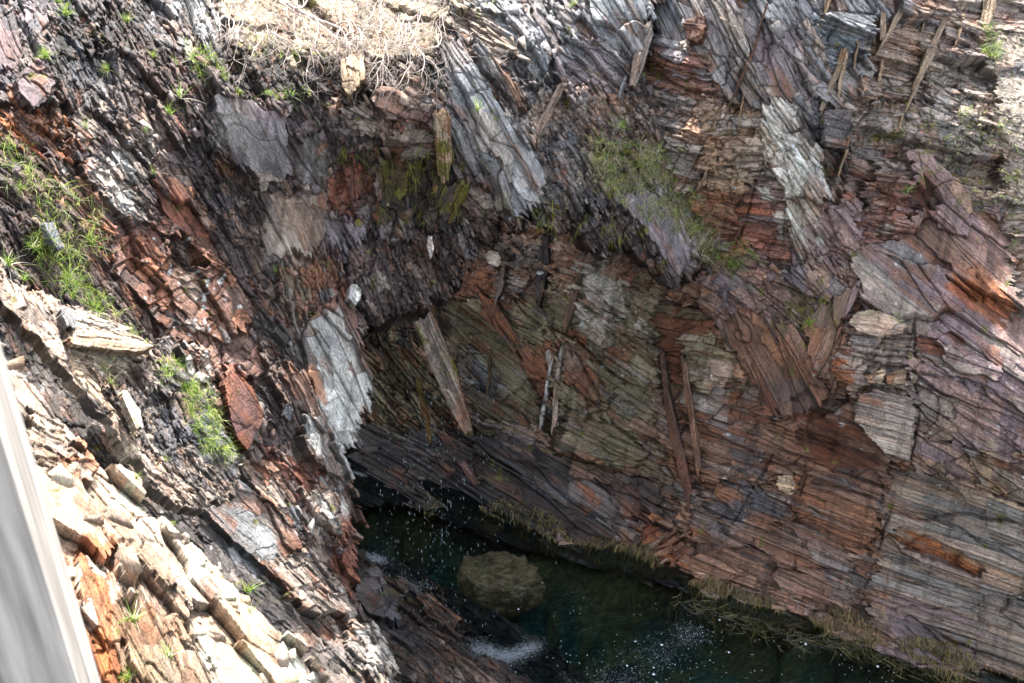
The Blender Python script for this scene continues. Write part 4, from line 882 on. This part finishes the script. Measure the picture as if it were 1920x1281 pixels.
rock('rock_fin', 'thinner wet brown rib right of the tall rust orange rib', 'rock fin', [(1276, 660), (1290, 690), (1304, 780), (1316, 880), (1308, 900), (1296, 830), (1282, 740)], WD, .5, FG, ang=80, pal='wetred', bt=7, bl=100, wet=.5)
rock('rock_fin', 'red brown slanting slab low in the dark cave wall', 'rock fin', [(818, 805), (836, 808), (870, 858), (902, 906), (890, 912), (856, 868)], WD, .5, FG, ang=52, pal='redbrown', bt=14, bl=160, wet=.3)
rock('rock_fin', 'small tan blade in a crack of the cave wall right of the quartz rib', 'rock fin', strip([(917, 655), (916, 700), (912, 740)], [6, 7, 3]), WD, .35, FG, ang=-84, pal='olive', bt=5, bl=60)
rock('rock_fin', 'pale streaked fin on the side of the dark square block', 'rock fin', strip([(1596, 236), (1586, 290), (1572, 334)], [8, 7, 4]), WD, .45, FG, ang=-72, pal='tan', bt=5, bl=90)
for pts_, w_, lab in [([(1560, -60), (1552, 10), (1536, 60)], [9, 8, 3], 'short tan fin at the top edge left of the straight pale fin'),
                      ([(1752, -50), (1742, 10), (1728, 60)], [7, 7, 3], 'slender pale fin at the top edge left of the longest thin fin'),
                      ([(1655, 110), (1650, 160), (1640, 200)], [6, 7, 3], 'thin brown fin at the left end of the banded grey ledges'),
                      ([(1692, 215), (1686, 240), (1674, 255)], [4, 6, 3], 'tiny white fin below the foot of the longest thin fin'),
                      ([(1384, 245), (1390, 200), (1396, 175)], [3, 6, 4], 'small pale splinter at the foot of the rust edged fin'),
                      ([(1330, 300), (1318, 340), (1294, 372)], [5, 8, 3], 'pale blade pointing down left beside the grassy slope rim')]:
    rock('rock_fin', lab, 'rock fin', strip(pts_, w_), WD, .3, FG, ang=-75, pal='tan', bt=5, bl=120)
BG = 'loose and jutting rock blocks on the cliff'
rock('rock_block', 'rust brown cube of rock under the dead roots', 'rock block', [(638, 108), (660, 98), (684, 104), (686, 148), (668, 168), (650, 176), (640, 160)], LD, .35, BG, ang=85, pal='tan', bt=24, bl=60, rust=.35, thick=.6, amp=4)
rock('rock_block', 'flat faced brown block jutting out near the top among grey beds', 'rock block', [(1280, 42), (1304, 26), (1320, 34), (1326, 62), (1308, 80), (1288, 72)], WD, .45, BG, ang=12, pal='brown', bt=24, bl=50, thick=.6, amp=4)
rock('rock_block', 'dark square block with a flat red brown top beside the grey buttress', 'rock block', [(1540, 224), (1552, 206), (1600, 202), (1598, 236), (1590, 280), (1550, 276)], WD, .5, BG, ang=8, pal='greydark', bt=26, bl=90, thick=.7, amp=4)
rock('rock_block', 'purple brown tilted block on the slope at the upper left', 'rock block', [(32, 148), (70, 112), (78, 120), (108, 154), (88, 190), (62, 200), (38, 168)], LD, .5, BG, ang=42, pal='purple', bt=34, bl=50, thick=.6, amp=6, macro=14)
rock('rock_block', 'rounded white stone stuck under the overhang', 'stone', [(906, 478), (920, 470), (938, 474), (943, 486), (928, 500), (910, 494)], WD, .9, BG, ang=10, pal='white', bt=30, bl=50, thick=.3, amp=2)
rock('rock_block', 'yellowish white stone above the dark cave beside the quartz face', 'stone', [(656, 534), (668, 526), (678, 540), (676, 562), (664, 572), (652, 556)], LD, .6, BG, ang=70, pal='white', bt=24, bl=50, thick=.3, amp=3)
rock('rock_block', 'thin white sliver of stone hanging in the dark overhang', 'stone', [(802, 440), (812, 446), (816, 470), (808, 490), (800, 462)], LD, .5, BG, ang=80, pal='white', bt=20, bl=50, thick=.2, amp=2)
rock('rock_block', 'pale tan block wedged in the red strata left of the stacked ledges', 'rock block', [(1458, 893), (1486, 890), (1495, 912), (1480, 930), (1456, 918)], WD, .1, BG, ang=20, pal='tan', bt=14, bl=60, thick=.2, rust=.25)
rock('rock_block', 'orange tan angular block, left of two at the foot of the pale stack', 'rock block', [(1622, 706), (1655, 690), (1662, 694), (1656, 722), (1628, 716)], WD, .35, BG, ang=-10, pal='tan', bt=24, bl=60, thick=.4, rust=.4)
rock('rock_block', 'brown angular block, right of two at the foot of the pale stack', 'rock block', [(1660, 704), (1684, 692), (1700, 696), (1698, 722), (1662, 722)], WD, .35, BG, ang=-10, pal='tan', bt=24, bl=60, thick=.4, rust=.2)
rock('rock_block', 'broad pale grey brown block topping the stacked ledges', 'rock block', [(1588, 606), (1610, 584), (1650, 584), (1706, 610), (1690, 624), (1640, 632), (1604, 622)], WD, .35, BG, ang=10, pal='tangrey', bt=30, bl=140, thick=.5)
rock('rock_block', 'big rounded grey brown block with fine grain below the stacked ledges', 'rock block', [(1604, 744), (1640, 730), (1710, 750), (1722, 778), (1712, 800), (1708, 868), (1660, 850), (1600, 790)], WD, .35, BG, ang=14, pal='tangrey', bt=12, bl=200, thick=.5, amp=3)
SG = 'large flat slabs lying on the slopes'
rock('rock_slab', 'blue grey upright slab standing in the grass at the far left', 'rock slab', [(84, 420), (104, 418), (120, 462), (112, 476), (92, 448)], LD, .4, SG, ang=60, pal='slate', bt=30, bl=80, thick=.15, amp=2)
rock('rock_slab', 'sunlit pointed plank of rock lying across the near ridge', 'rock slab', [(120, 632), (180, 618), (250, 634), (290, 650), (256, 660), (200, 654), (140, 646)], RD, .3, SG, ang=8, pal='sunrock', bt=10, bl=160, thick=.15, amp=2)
rock('rock_slab', 'narrow grey slab leaning upright behind the sunlit pointed plank', 'rock slab', [(122, 574), (140, 592), (140, 612), (124, 612), (112, 580)], RD, .35, SG, ang=62, pal='slate', bt=24, bl=80, thick=.12, amp=2)
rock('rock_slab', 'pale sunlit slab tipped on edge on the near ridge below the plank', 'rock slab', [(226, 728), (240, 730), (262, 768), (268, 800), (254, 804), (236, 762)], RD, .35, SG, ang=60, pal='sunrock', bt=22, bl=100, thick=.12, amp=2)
rock('rock_slab', 'dark diamond shaped slab propped in the black gully beside the quartz face', 'rock slab', [(528, 776), (540, 758), (554, 772), (542, 792)], LD, .5, SG, ang=55, pal='greydark', bt=30, bl=60, thick=.1, amp=1)
rock('rock_slab', 'large orange rust slab in the middle of the left cliff', 'rock slab', [(418, 712), (436, 694), (470, 720), (496, 772), (482, 812), (466, 850), (448, 826), (428, 770)], LD, .35, SG, ang=55, pal='redbrown', rust=.45, bt=50, bl=160, thick=.25, amp=2)
rock('rock_slab', 'small bluish slab lying flat on the wet shore rock', 'rock slab', [(664, 1086), (700, 1092), (724, 1130), (722, 1160), (690, 1150), (668, 1116)], wet_depth, .3, SG, ang=40, pal='greydark', bt=30, bl=90, thick=.2, amp=2, wet=.4)

# boulder under the water
import bmesh
bm = bmesh.new(); bmesh.ops.create_icosphere(bm, subdivisions=6, radius=1)
cb = unproj(935, 1068, water_d(935, 1068, -0.1))
V = np.array([v.co[:] for v in bm.verts]); Qb = np.array([[v.index for v in f.verts] for f in bm.faces]); bm.free()
th = np.arctan2(V[:, 1], V[:, 0])
rad = 1 + 0.28 * vnoise(np.cos(th) * 2 + 9, np.sin(th) * 2 + 4, 91) + 0.12 * vnoise(np.cos(th) * 5 + 9, np.sin(th) * 5 + 4, 92)
nn_ = fbm(V[:, 0] * 5 + 3, V[:, 1] * 5 + V[:, 2] * 3, 93, 4)
V2 = np.stack([V[:, 0] * 0.74 * rad, V[:, 1] * 0.52 * rad, np.clip(V[:, 2], -1, .42) * 0.7 - .3], 1) * (1 + 0.06 * nn_[:, None])
V2[:, 2] += 0.1 * nn_
bc = lin((142, 112, 84)) * (0.6 + 0.9 * np.clip(nn_ + .5, 0, 1))[:, None]
gm = np.clip((fbm(V[:, 0] * 3, V[:, 1] * 3, 94, 2) - .32) * 8, 0, 1)[:, None]
bc = bc * (1 - .3 * gm) + lin((110, 130, 60)) * gm * .3
bo = mesh_obj('boulder', V2 + cb, Qb, ROCK, dict(Col=('FLOAT_COLOR', bc * 2.0), wet=('FLOAT', np.full(len(V), .2)), st=('FLOAT_VECTOR', V2 * 60)), tri=True, smooth=True, origin=cb - [0, 0, .5])
tag(bo, 'flat topped brown boulder just under the dark water', 'boulder')

# ================================================================== STRANDS (grass, weed, foam)
def strand_mat(name, transl=0.35, rough=0.6):
    m = bpy.data.materials.new(name); m.use_nodes = True
    n = m.node_tree.nodes; l = m.node_tree.links
    b = n['Principled BSDF']; b.inputs['Roughness'].default_value = rough
    c = n.new('ShaderNodeAttribute'); c.attribute_name = 'Col'
    tcn = n.new('ShaderNodeTexCoord'); nz_ = n.new('ShaderNodeTexNoise'); nz_.inputs['Scale'].default_value = 9
    l.new(tcn.outputs['Object'], nz_.inputs['Vector'])
    mr_ = n.new('ShaderNodeMapRange'); mr_.inputs[3].default_value = .7; mr_.inputs[4].default_value = 1.3; l.new(nz_.outputs['Fac'], mr_.inputs[0])
    vm = n.new('ShaderNodeVectorMath'); vm.operation = 'SCALE'; l.new(c.outputs['Color'], vm.inputs[0]); l.new(mr_.outputs[0], vm.inputs['Scale'])
    l.new(vm.outputs[0], b.inputs['Base Color'])
    t = n.new('ShaderNodeBsdfTranslucent'); l.new(vm.outputs[0], t.inputs[0])
    mx = n.new('ShaderNodeMixShader'); mx.inputs[0].default_value = transl
    l.new(b.outputs[0], mx.inputs[1]); l.new(t.outputs[0], mx.inputs[2]); l.new(mx.outputs[0], n['Material Output'].inputs[0])
    return m


GRASS = strand_mat('grass_blades'); WEED = strand_mat('sea_weed', .15, .35)


def blades(P0, U, Ln, Wd, bend, col, seg=3):
    """P0 roots (n,3), U start directions, Ln lengths, Wd widths, bend vector (n,3) added quadratically"""
    n_ = len(P0)
    side = np.cross(U, rng.normal(0, 1, (n_, 3))); side /= np.linalg.norm(side, axis=1, keepdims=True) + 1e-9
    V = []
    for k in range(seg + 1):
        f = k / seg
        c = P0 + U * (Ln * f)[:, None] + bend * (Ln * f * f)[:, None]
        w_ = Wd * (1 - f) ** 0.7 * .5 + Wd * .04
        V += [c - side * w_[:, None], c + side * w_[:, None]]
    V = np.stack(V, 1)
    Q = []
    for k in range(seg):
        Q.append([2 * k, 2 * k + 1, 2 * k + 3, 2 * k + 2])
    Q = (np.arange(n_)[:, None, None] * (2 * seg + 2) + np.array(Q)[None]).reshape(-1, 4)
    return V.reshape(-1, 3), Q, np.repeat(col, 2 * seg + 2, 0)


def pick_col(cols, n_, lo=.7, hi=1.3):
    c = np.array([lin(x) for x in cols])[rng.integers(0, len(cols), n_)]
    return np.clip(c * rng.uniform(lo, hi, (n_, 1)) * 1.3, 0, .8)


GREEN = [(112, 138, 52), (92, 124, 48), (138, 154, 70), (160, 160, 90), (84, 108, 50)]
DRY = [(168, 156, 138), (140, 128, 112), (190, 182, 168), (112, 102, 88)]
MIXG = GREEN + DRY[:2] + [(122, 118, 70)]


def grass_area(name, poly, count, lpx, cols, label=None, up=(0, 0, 1), spread=.5, wpx=1.0, droop=.5, clump=18):
    xs = [p[0] for p in poly]; ys = [p[1] for p in poly]
    P0 = []; Ls = []
    while len(P0) < count:
        px = random.uniform(min(xs), max(xs)); py = random.uniform(min(ys), max(ys))
        if not inpoly(np.array([px]), np.array([py]), poly)[0]: continue
        if float(vnoise(np.array([px / clump]), np.array([py / clump]), 7)[0]) < random.uniform(-.35, .25): continue
        for _ in range(random.randint(4, 9)):
            q = surf(px + random.gauss(0, 3), py + random.gauss(0, 3))
            if q is None: continue
            P0.append(q[0]); Ls.append(q[5] * random.uniform(.5, 1.2))
    P0 = np.array(P0); Ls = np.array(Ls); n_ = len(P0)
    U = np.array(up, float) + rng.normal(0, spread, (n_, 3)); U[:, 1] -= .25
    U /= np.linalg.norm(U, axis=1, keepdims=True)
    bend = rng.normal(0, .35, (n_, 3)) + [0, -.15, -droop]
    V, Q, C = blades(P0, U, Ls * lpx, Ls * wpx, bend, pick_col(cols, n_))
    o = mesh_obj(name, V, Q, GRASS, dict(Col=('FLOAT_COLOR', C)))
    tag(o, kind='stuff')
    return o


grass_area('grass', [(0, 260), (50, 270), (110, 330), (200, 400), (210, 480), (130, 480), (60, 400), (0, 330)], 1300, 34, MIXG)
grass_area('grass', [(50, 430), (130, 460), (190, 540), (240, 600), (290, 640), (240, 620), (160, 570), (90, 550)], 1500, 34, GREEN)
grass_area('grass', [(270, 640), (320, 680), (400, 740), (430, 840), (440, 880), (390, 860), (340, 740), (290, 690)], 1700, 28, GREEN)
grass_area('grass', [(1090, 260), (1250, 280), (1310, 370), (1350, 440), (1330, 500), (1240, 440), (1130, 360)], 3400, 26, MIXG + DRY[:2])
grass_area('grass', [(1330, 470), (1400, 455), (1420, 490), (1370, 520)], 380, 30, GREEN)
grass_area('grass', [(1670, 200), (1900, 200), (1920, 420), (1740, 400), (1690, 300)], 1100, 16, MIXG)
grass_area('grass', [(1830, 50), (1870, 50), (1880, 120), (1840, 110)], 260, 22, GREEN)
grass_area('dry_grass', [(400, 0), (840, 0), (835, 70), (760, 100), (600, 80), (450, 80)], 3000, 22, DRY, spread=.9, droop=.7)
grass_area('grass', [(460, 60), (600, 70), (620, 110), (480, 110)], 260, 18, MIXG)
grass_area('grass', [(340, 80), (400, 100), (440, 150), (380, 150)], 520, 22, GREEN)
grass_area('grass', [(430, 165), (600, 175), (590, 190), (440, 190)], 260, 14, GREEN)
grass_area('moss', [(640, 280), (860, 260), (860, 420), (700, 420)], 420, 14, [(120, 130, 40), (140, 140, 50), (96, 100, 40)], up=(0, -.5, -.8))
grass_area('moss', [(1000, 370), (1130, 380), (1180, 440), (1100, 450), (1000, 420)], 260, 18, [(120, 130, 40), (140, 140, 50), (96, 100, 40)], up=(0, -.5, -.8))
grass_area('moss', [(1480, 560), (1540, 540), (1580, 600), (1500, 660)], 160, 12, [(120, 130, 40), (140, 140, 50)], up=(0, -.5, -.6))
grass_area('moss', [(1620, 575), (1700, 600), (1700, 612), (1620, 590)], 120, 8, GREEN)

# countable tufts
protos = []
for k in range(6):
    n_ = 34 + 6 * k
    P0 = np.concatenate([rng.normal(0, .05, (n_, 2)), np.zeros((n_, 1))], 1)
    U = np.array([0, 0, 1.0]) + rng.normal(0, .42, (n_, 3)); U /= np.linalg.norm(U, axis=1, keepdims=True)
    V, Q, C = blades(P0, U, rng.uniform(.5, 1.1, n_), np.full(n_, .032), rng.normal(0, .25, (n_, 3)) - [0, 0, .35], pick_col(GREEN if k % 2 else GREEN[:3] + [DRY[2]], n_), seg=4)
    o = mesh_obj('grass_tuft', V, Q, GRASS, dict(Col=('FLOAT_COLOR', C)), origin=(0, 0, 0))
    protos.append([o, False])
TG = 'single grass tufts rooted in the rock'
for x, y, h, lab in [
    (125, 30, 34, 'bright green tuft among grey rocks near the top left corner'),
    (240, 40, 26, 'small green tuft on the dark slate right of the top left corner'),
    (82, 120, 30, 'upright green tuft just above the purple brown tilted block'),
    (110, 0, 24, 'green tuft cut by the top edge at the far left'),
    (185, 70, 22, 'thin green tuft below the sunlit gap at the top left'),
    (205, 130, 24, 'spiky little tuft left of a thin twig on the upper left slope'),
    (290, 110, 20, 'short tuft in the dark slope left of the green patch'),
    (332, 125, 22, 'spiky tuft on a dark ledge left of the leafy green patch'),
    (335, 190, 34, 'tall pale green tuft beside the top of the purple grey slab'),
    (316, 220, 30, 'narrow upright bright green tuft left of the purple grey slab'),
    (545, 185, 26, 'tuft of broad leaves on the soil bank under the roots'),
    (165, 240, 24, 'low green tuft on the slope left of the white blocky quartz'),
    (270, 250, 20, 'faint green tuft right of the upper white sliver'),
    (285, 330, 18, 'tiny tuft at the top of the long red brown slab'),
    (15, 500, 44, 'sunlit pale grass tuft at the left edge on the near ridge'),
    (62, 470, 34, 'bright green clump above the near ridge at the left'),
    (175, 460, 44, 'dense green tuft hanging over the brown rock at the left'),
    (40, 530, 26, 'sunlit straw coloured tuft on the crest of the near ridge'),
    (200, 700, 34, 'sunlit pale tuft on the near ridge below the pointed plank'),
    (300, 735, 30, 'green weed tuft on the slate right of the tipped pale slab'),
    (210, 720, 26, 'yellow tuft at the dark gully edge of the near ridge'),
    (465, 1110, 44, 'yellow green tuft on the sunlit ledge edge over the gully'),
    (475, 1140, 26, 'short tuft right below the yellow green one on the ledge edge'),
    (255, 900, 18, 'tiny tuft at the upper edge of the sunlit ledge'),
    (325, 985, 14, 'very small tuft halfway down the sunlit ledge edge'),
    (255, 1160, 50, 'big fresh green tuft in the shaded crack of the near ledge'),
    (325, 1225, 44, 'white tipped green tuft low on the near ledge'),
    (250, 1262, 40, 'green tuft at the bottom edge on the near ledge'),
    (310, 865, 22, 'grey green tuft on the slate beside the gully'),
    (890, 210, 34, 'narrow green plant climbing the blue grey slab'),
    (1165, 240, 30, 'green tuft in the scree above the grassy slope'),
    (1232, 290, 30, 'bright tuft beside the brown blocks above the grassy slope'),
    (1300, 385, 26, 'green tuft at the right rim of the grassy slope'),
    (1075, 5, 20, 'yellow green tuft at the top edge of the grey beds'),
    (1210, 140, 14, 'small green tuft on the brown stepped ledges'),
    (1700, 360, 26, 'wide green tuft on the red beds at the right'),
    (1850, 70, 30, 'bright tuft at the foot of the pale blade bundle'),
    (1545, 325, 18, 'small tuft at the foot of the dark square block'),
    (1905, 455, 22, 'yellow green tuft at the right edge beside the path'),
    (1520, 610, 26, 'mossy green tuft in the cleft of the wet brown slabs'),
    (690, 470, 30, 'yellow green moss strand hanging from the overhang'),
    (522, 515, 24, 'yellow moss tuft left of the brown hanging splinters'),
]:
    q = surf(x, y)
    if q is None: continue
    k = random.randrange(6); pr = protos[k]
    if not pr[1]:
        o = pr[0]; pr[1] = True
    else:
        o = pr[0].copy(); scene.collection.objects.link(o)
    o.name = 'grass_tuft'
    o.location = q[0]; s_ = h * q[5] * 1.15
    down = 'hanging' in lab and 'strand' in lab
    o.scale = (s_ * .4, s_ * .4, -s_ * 1.2) if down else (s_, s_, s_)
    o.rotation_euler = (random.uniform(.05, .45), random.uniform(-.2, .2), random.uniform(0, 6))
    tag(o, lab, 'grass tuft', TG)
for pr in protos:
    if not pr[1]: bpy.data.objects.remove(pr[0])

# seaweed fringe along the foot of the right wall
def along(pts, f):
    f = f * (len(pts) - 1); i = min(int(f), len(pts) - 2); g = f - i
    return pts[i][0] * (1 - g) + pts[i + 1][0] * g, pts[i][1] * (1 - g) + pts[i + 1][1] * g


WL = [(800, 950), (900, 968), (985, 985), (1100, 1035), (1215, 1055), (1290, 1100), (1400, 1140), (1500, 1165), (1600, 1185), (1700, 1215), (1800, 1245), (1930, 1285)]
P0 = []; Ls = []
while len(P0) < 12000:
    f = random.random()
    if f < .2 and random.random() < .6: continue
    px, py = along(WL, f)
    dens = float(vnoise(np.array([px / 45.0]), np.array([1.0]), 3)[0])
    if dens < random.uniform(-.5, .1): continue
    px += random.gauss(0, 6); py += random.uniform(-46, 30) * (0.5 + dens)
    q = surf(px, py, 'rock_face')
    if q is None: continue
    p = q[0] + q[1] * .03
    if p[2] > .95: continue
    P0.append([p[0], p[1], max(p[2], -.08)]); Ls.append(random.uniform(.04, .26) * (0.7 + dens))
P0 = np.array(P0); Ls = np.array(Ls); n_ = len(P0)
U = np.array([0, -.35, -.75]) + rng.normal(0, .28, (n_, 3)) + [-.1, -.1, 0]
U /= np.linalg.norm(U, axis=1, keepdims=True)
V, Q, C = blades(P0, U, Ls, rng.uniform(.004, .011, n_), rng.normal(0, .25, (n_, 3)), pick_col([(104, 92, 48), (84, 76, 50), (120, 102, 52), (70, 62, 46), (98, 92, 66)], n_))
tag(mesh_obj('seaweed', V, Q, WEED, dict(Col=('FLOAT_COLOR', C))), kind='stuff')
# weed floating on the water by the wall
P0 = []
for k in range(900):
    px, py = along(WL[5:], random.random()); px += random.gauss(-10, 18); py += 18 + abs(random.gauss(0, 12))
    p = unproj(px, py, water_d(px, py, .004)); P0.append(p)
P0 = np.array(P0); n_ = len(P0); a = rng.normal(-.5, 1.0, n_)
U = np.stack([np.cos(a), np.sin(a), np.zeros(n_)], 1)
V, Q, C = blades(P0, U, rng.uniform(.1, .35, n_), np.full(n_, .012), rng.normal(0, .3, (n_, 3)) * [1, 1, 0.02], pick_col([(64, 60, 34), (54, 54, 34), (80, 72, 38), (44, 46, 34)], n_))
tag(mesh_obj('floating_seaweed', V, Q, WEED, dict(Col=('FLOAT_COLOR', C))), kind='stuff')


def blobs(name, pts, rad, mat, flat=.4, sy=1.0):
    base = np.array([[1, 0, 0], [0, 1, 0], [-1, 0, 0], [0, -1, 0], [0, 0, 1], [0, 0, -1]], float)
    tri = np.array([[0, 1, 4], [1, 2, 4], [2, 3, 4], [3, 0, 4], [1, 0, 5], [2, 1, 5], [3, 2, 5], [0, 3, 5]])
    n_ = len(pts); r = np.asarray(rad)
    V = pts[:, None] + base[None] * np.stack([r, r * sy, r * flat], 1)[:, None] * rng.uniform(.6, 1.3, (n_, 6, 1))
    Q = (np.arange(n_)[:, None, None] * 6 + tri[None]).reshape(-1, 3)
    o = mesh_obj(name, V.reshape(-1, 3), Q, mat, tri=True, smooth=True)
    tag(o, kind='stuff')
    return o


FOAM = simple_mat('foam', (214, 224, 232), rough=.5, var=.1)
pts = []; rr_ = []
for path, cnt, sg in [([(682, 1040), (700, 1046), (718, 1052)], 300, 4.5), ([(735, 1090), (760, 1095), (815, 1100)], 80, 4),
                      ([(890, 1215), (920, 1225), (950, 1232), (975, 1225), (1005, 1210)], 900, 7), ([(900, 1205), (905, 1225), (960, 1250)], 260, 9), ([(660, 885), (685, 892)], 60, 2),
                      ([(1210, 1215), (1250, 1240)], 110, 16), ([(1130, 1270), (1200, 1285)], 160, 16), ([(1290, 1180), (1300, 1200)], 120, 12), ([(720, 1030), (724, 1100)], 60, 6)]:
    for _ in range(cnt * 5):
        px, py = along(path, random.random()); px += random.gauss(0, sg * 1.6); py += random.gauss(0, sg)
        pts.append(unproj(px, py, water_d(px, py, random.uniform(.0, .03)))); rr_.append(random.uniform(.0015, .0042) * (2 if random.random() < .06 else 1))
blobs('foam', np.array(pts), rr_, FOAM)
pts = []; rr_ = []
while len(pts) < 240:
    px = random.uniform(960, 1700); py = random.uniform(1090, 1300)
    if py < 1085 + (px - 1100) * .28 and px > 1100: continue
    if float(fbm(np.array([px / 60.]), np.array([py / 30.]), 6, 2)[0]) < random.uniform(-.35, .5): continue
    pts.append(unproj(px, py, water_d(px, py, .003))); rr_.append(random.uniform(.004, .01) if random.random() < .93 else random.uniform(.012, .03))
blobs('foam_bubbles', np.array(pts), rr_, FOAM, flat=.3)

# dripping water falling from the overhang
pts = []
for _ in range(520):
    px = random.gauss(800, 62) if random.random() < .8 else random.uniform(690, 1060); py = random.uniform(300, 1150) if random.random() < .3 else random.uniform(780, 1180)
    if px < 705 and py > 500: continue
    pts.append(unproj(px, py, random.uniform(14.6, 15.6)))
pts = np.array(pts); pts = pts[pts[:, 2] > .05]
DROP = simple_mat('water_drops', (190, 204, 214), rough=.1, var=.05, spec=.8)
base_r = rng.uniform(.0012, .003, len(pts))
blobs('water_drops', pts, base_r, DROP, flat=17.0)

# ================================================================== DEAD BRANCHES AND ROOTS
BARK = simple_mat('bleached_bark', (170, 156, 146), rough=.85, var=.25, scale=40)


def tubes(name, paths, mat, label, cat, group=None):
    VV = []; QQ = []; n0 = 0; sd_ = 6
    for P_, r_ in paths:
        P_ = np.array(P_); m = len(P_)
        for i in range(m):
            d = P_[min(m - 1, i + 1)] - P_[max(0, i - 1)]; d = d / (np.linalg.norm(d) + 1e-9)
            u = np.cross(d, [0.3, .2, 1]); u /= np.linalg.norm(u) + 1e-9; v = np.cross(d, u)
            for k in range(sd_):
                a = 2 * math.pi * k / sd_
                VV.append(P_[i] + (u * math.cos(a) + v * math.sin(a)) * r_[i])
            if i:
                for k in range(sd_):
                    k2 = (k + 1) % sd_; b = n0 + (i - 1) * sd_
                    QQ.append([b + k, b + k2, b + sd_ + k2, b + sd_ + k])
        n0 += m * sd_
    o = mesh_obj(name, np.array(VV), QQ, mat, smooth=True)
    tag(o, label, cat, group)
    return o


def walk(px, py, ang, length, r0, h0, paths, depth=0, curl=.35):
    P_ = []; R_l = []; n_ = max(4, int(length / 7)); a = ang; h = h0; da = random.gauss(0, .1)
    for i in range(n_ + 1):
        q = surf(px, py, 'cliff')
        if q is None: break
        P_.append(q[0] + q[1] * h + np.array([0, -.3, .4]) * h); R_l.append(r0 * (1 - .75 * i / n_) * q[5])
        da = da * .6 + random.gauss(0, curl * .5); a += da
        px += math.cos(a) * 7; py += math.sin(a) * 7; h = max(.01, h + random.gauss(0, .02))
        if depth < 3 and i > 0 and random.random() < .3:
            walk(px, py, a + random.choice([-1, 1]) * random.uniform(.4, 1.1), length * random.uniform(.35, .7), r0 * (1 - .7 * i / n_) * .7, h, paths, depth + 1, curl)
    if len(P_) > 2:
        # ease jumps
        P_ = np.array(P_); P_[1:-1] = (P_[:-2] + P_[1:-1] * 2 + P_[2:]) / 4; P_[1:-1] = (P_[:-2] + P_[1:-1] * 2 + P_[2:]) / 4
        paths.append((P_, R_l))


paths = []; pa = [(470, -20), (500, 2), (540, 22), (580, 38), (612, 52), (634, 62)]
PP = []
for i, (x, y) in enumerate(pa):
    q = surf(x, y, 'cliff'); PP.append(q[0] + q[1] * .16)
paths.append((PP, [5.2 * q[5], 5 * q[5], 4.8 * q[5], 4.4 * q[5], 4 * q[5], 2.8 * q[5]]))
for (x, y) in [(540, 22), (590, 42), (630, 60), (612, 52)]:
    walk(x, y, random.uniform(-.2, 1.0), 110, 2.2, .14, paths, 1)
tubes('fallen_branch', paths, BARK, 'thick bleached branch lying across the sunlit dry grass at the top', 'branch')
SGp = 'bleached dead shrubs and roots on the grassy knoll'
for (x, y, lab, np_, ang) in [
    (440, 40, 'bleached twiggy shrub at the left end of the sunlit knoll', 7, 1.0),
    (600, 90, 'pale roots curling over the soil bank above the rust brown cube', 8, 1.2),
    (690, 70, 'tangle of white twigs right of the thick fallen branch', 9, .7),
    (770, 40, 'dense pale twigs at the right end of the knoll near the top edge', 9, 1.1),
    (800, 110, 'bleached roots dangling over the right end of the knoll', 8, 1.5),
    (720, 110, 'white forked roots hanging above the sunlit broken rocks', 8, 1.4),
    (505, 75, 'forked pale roots over the dark soil left of the rust brown cube', 7, .9),
    (650, 15, 'mesh of thin white twigs at the top edge above the fallen branch', 8, .3),
    (550, 20, 'low web of grey twigs behind the thick fallen branch', 7, .4)]:
    paths = []
    for _ in range(np_):
        walk(x + random.gauss(0, 22), y + random.gauss(0, 10), ang + random.gauss(0, .9), random.uniform(50, 120), random.uniform(.6, 1.7), random.uniform(.03, .2), paths)
    tubes('dead_shrub', paths, BARK, lab, 'dead shrub', SGp)

# ================================================================== WOODEN POST close to the camera
WOOD = simple_mat('weathered_wood', (172, 164, 156), rough=.85, var=.5, scale=7.0, stretch=(10, 10, .5))
e0 = unproj(2, 640, 1.15)
bm = bmesh.new()
wd = .15
for z0, z1, ex in [(8.6, 12.9, 0)]:
    r = bmesh.ops.create_cube(bm, size=1)
    for v in r['verts']:
        v.co = Vector((v.co.x * wd, v.co.y * wd, z0 + (v.co.z + .5) * (z1 - z0) - 10.6))
bmesh.ops.bevel(bm, geom=[e for e in bm.edges], offset=.008, segments=3, affect='EDGES')
me = bpy.data.meshes.new('wooden_post'); bm.to_mesh(me); bm.free(); me.materials.append(WOOD)
for p in me.polygons: p.use_smooth = False
po = bpy.data.objects.new('wooden_post', me); scene.collection.objects.link(po)
rz = math.radians(20)
po.rotation_euler = (0, 0, rz)
# back right corner of the box sits on e0
cx_ = wd / 2; cy_ = wd / 2
po.location = (e0[0] - (cx_ * math.cos(rz) - cy_ * math.sin(rz)), e0[1] - (cx_ * math.sin(rz) + cy_ * math.cos(rz)), 10.6)
tag(po, 'weathered grey wooden fence post close in front at the lower left', 'fence post')
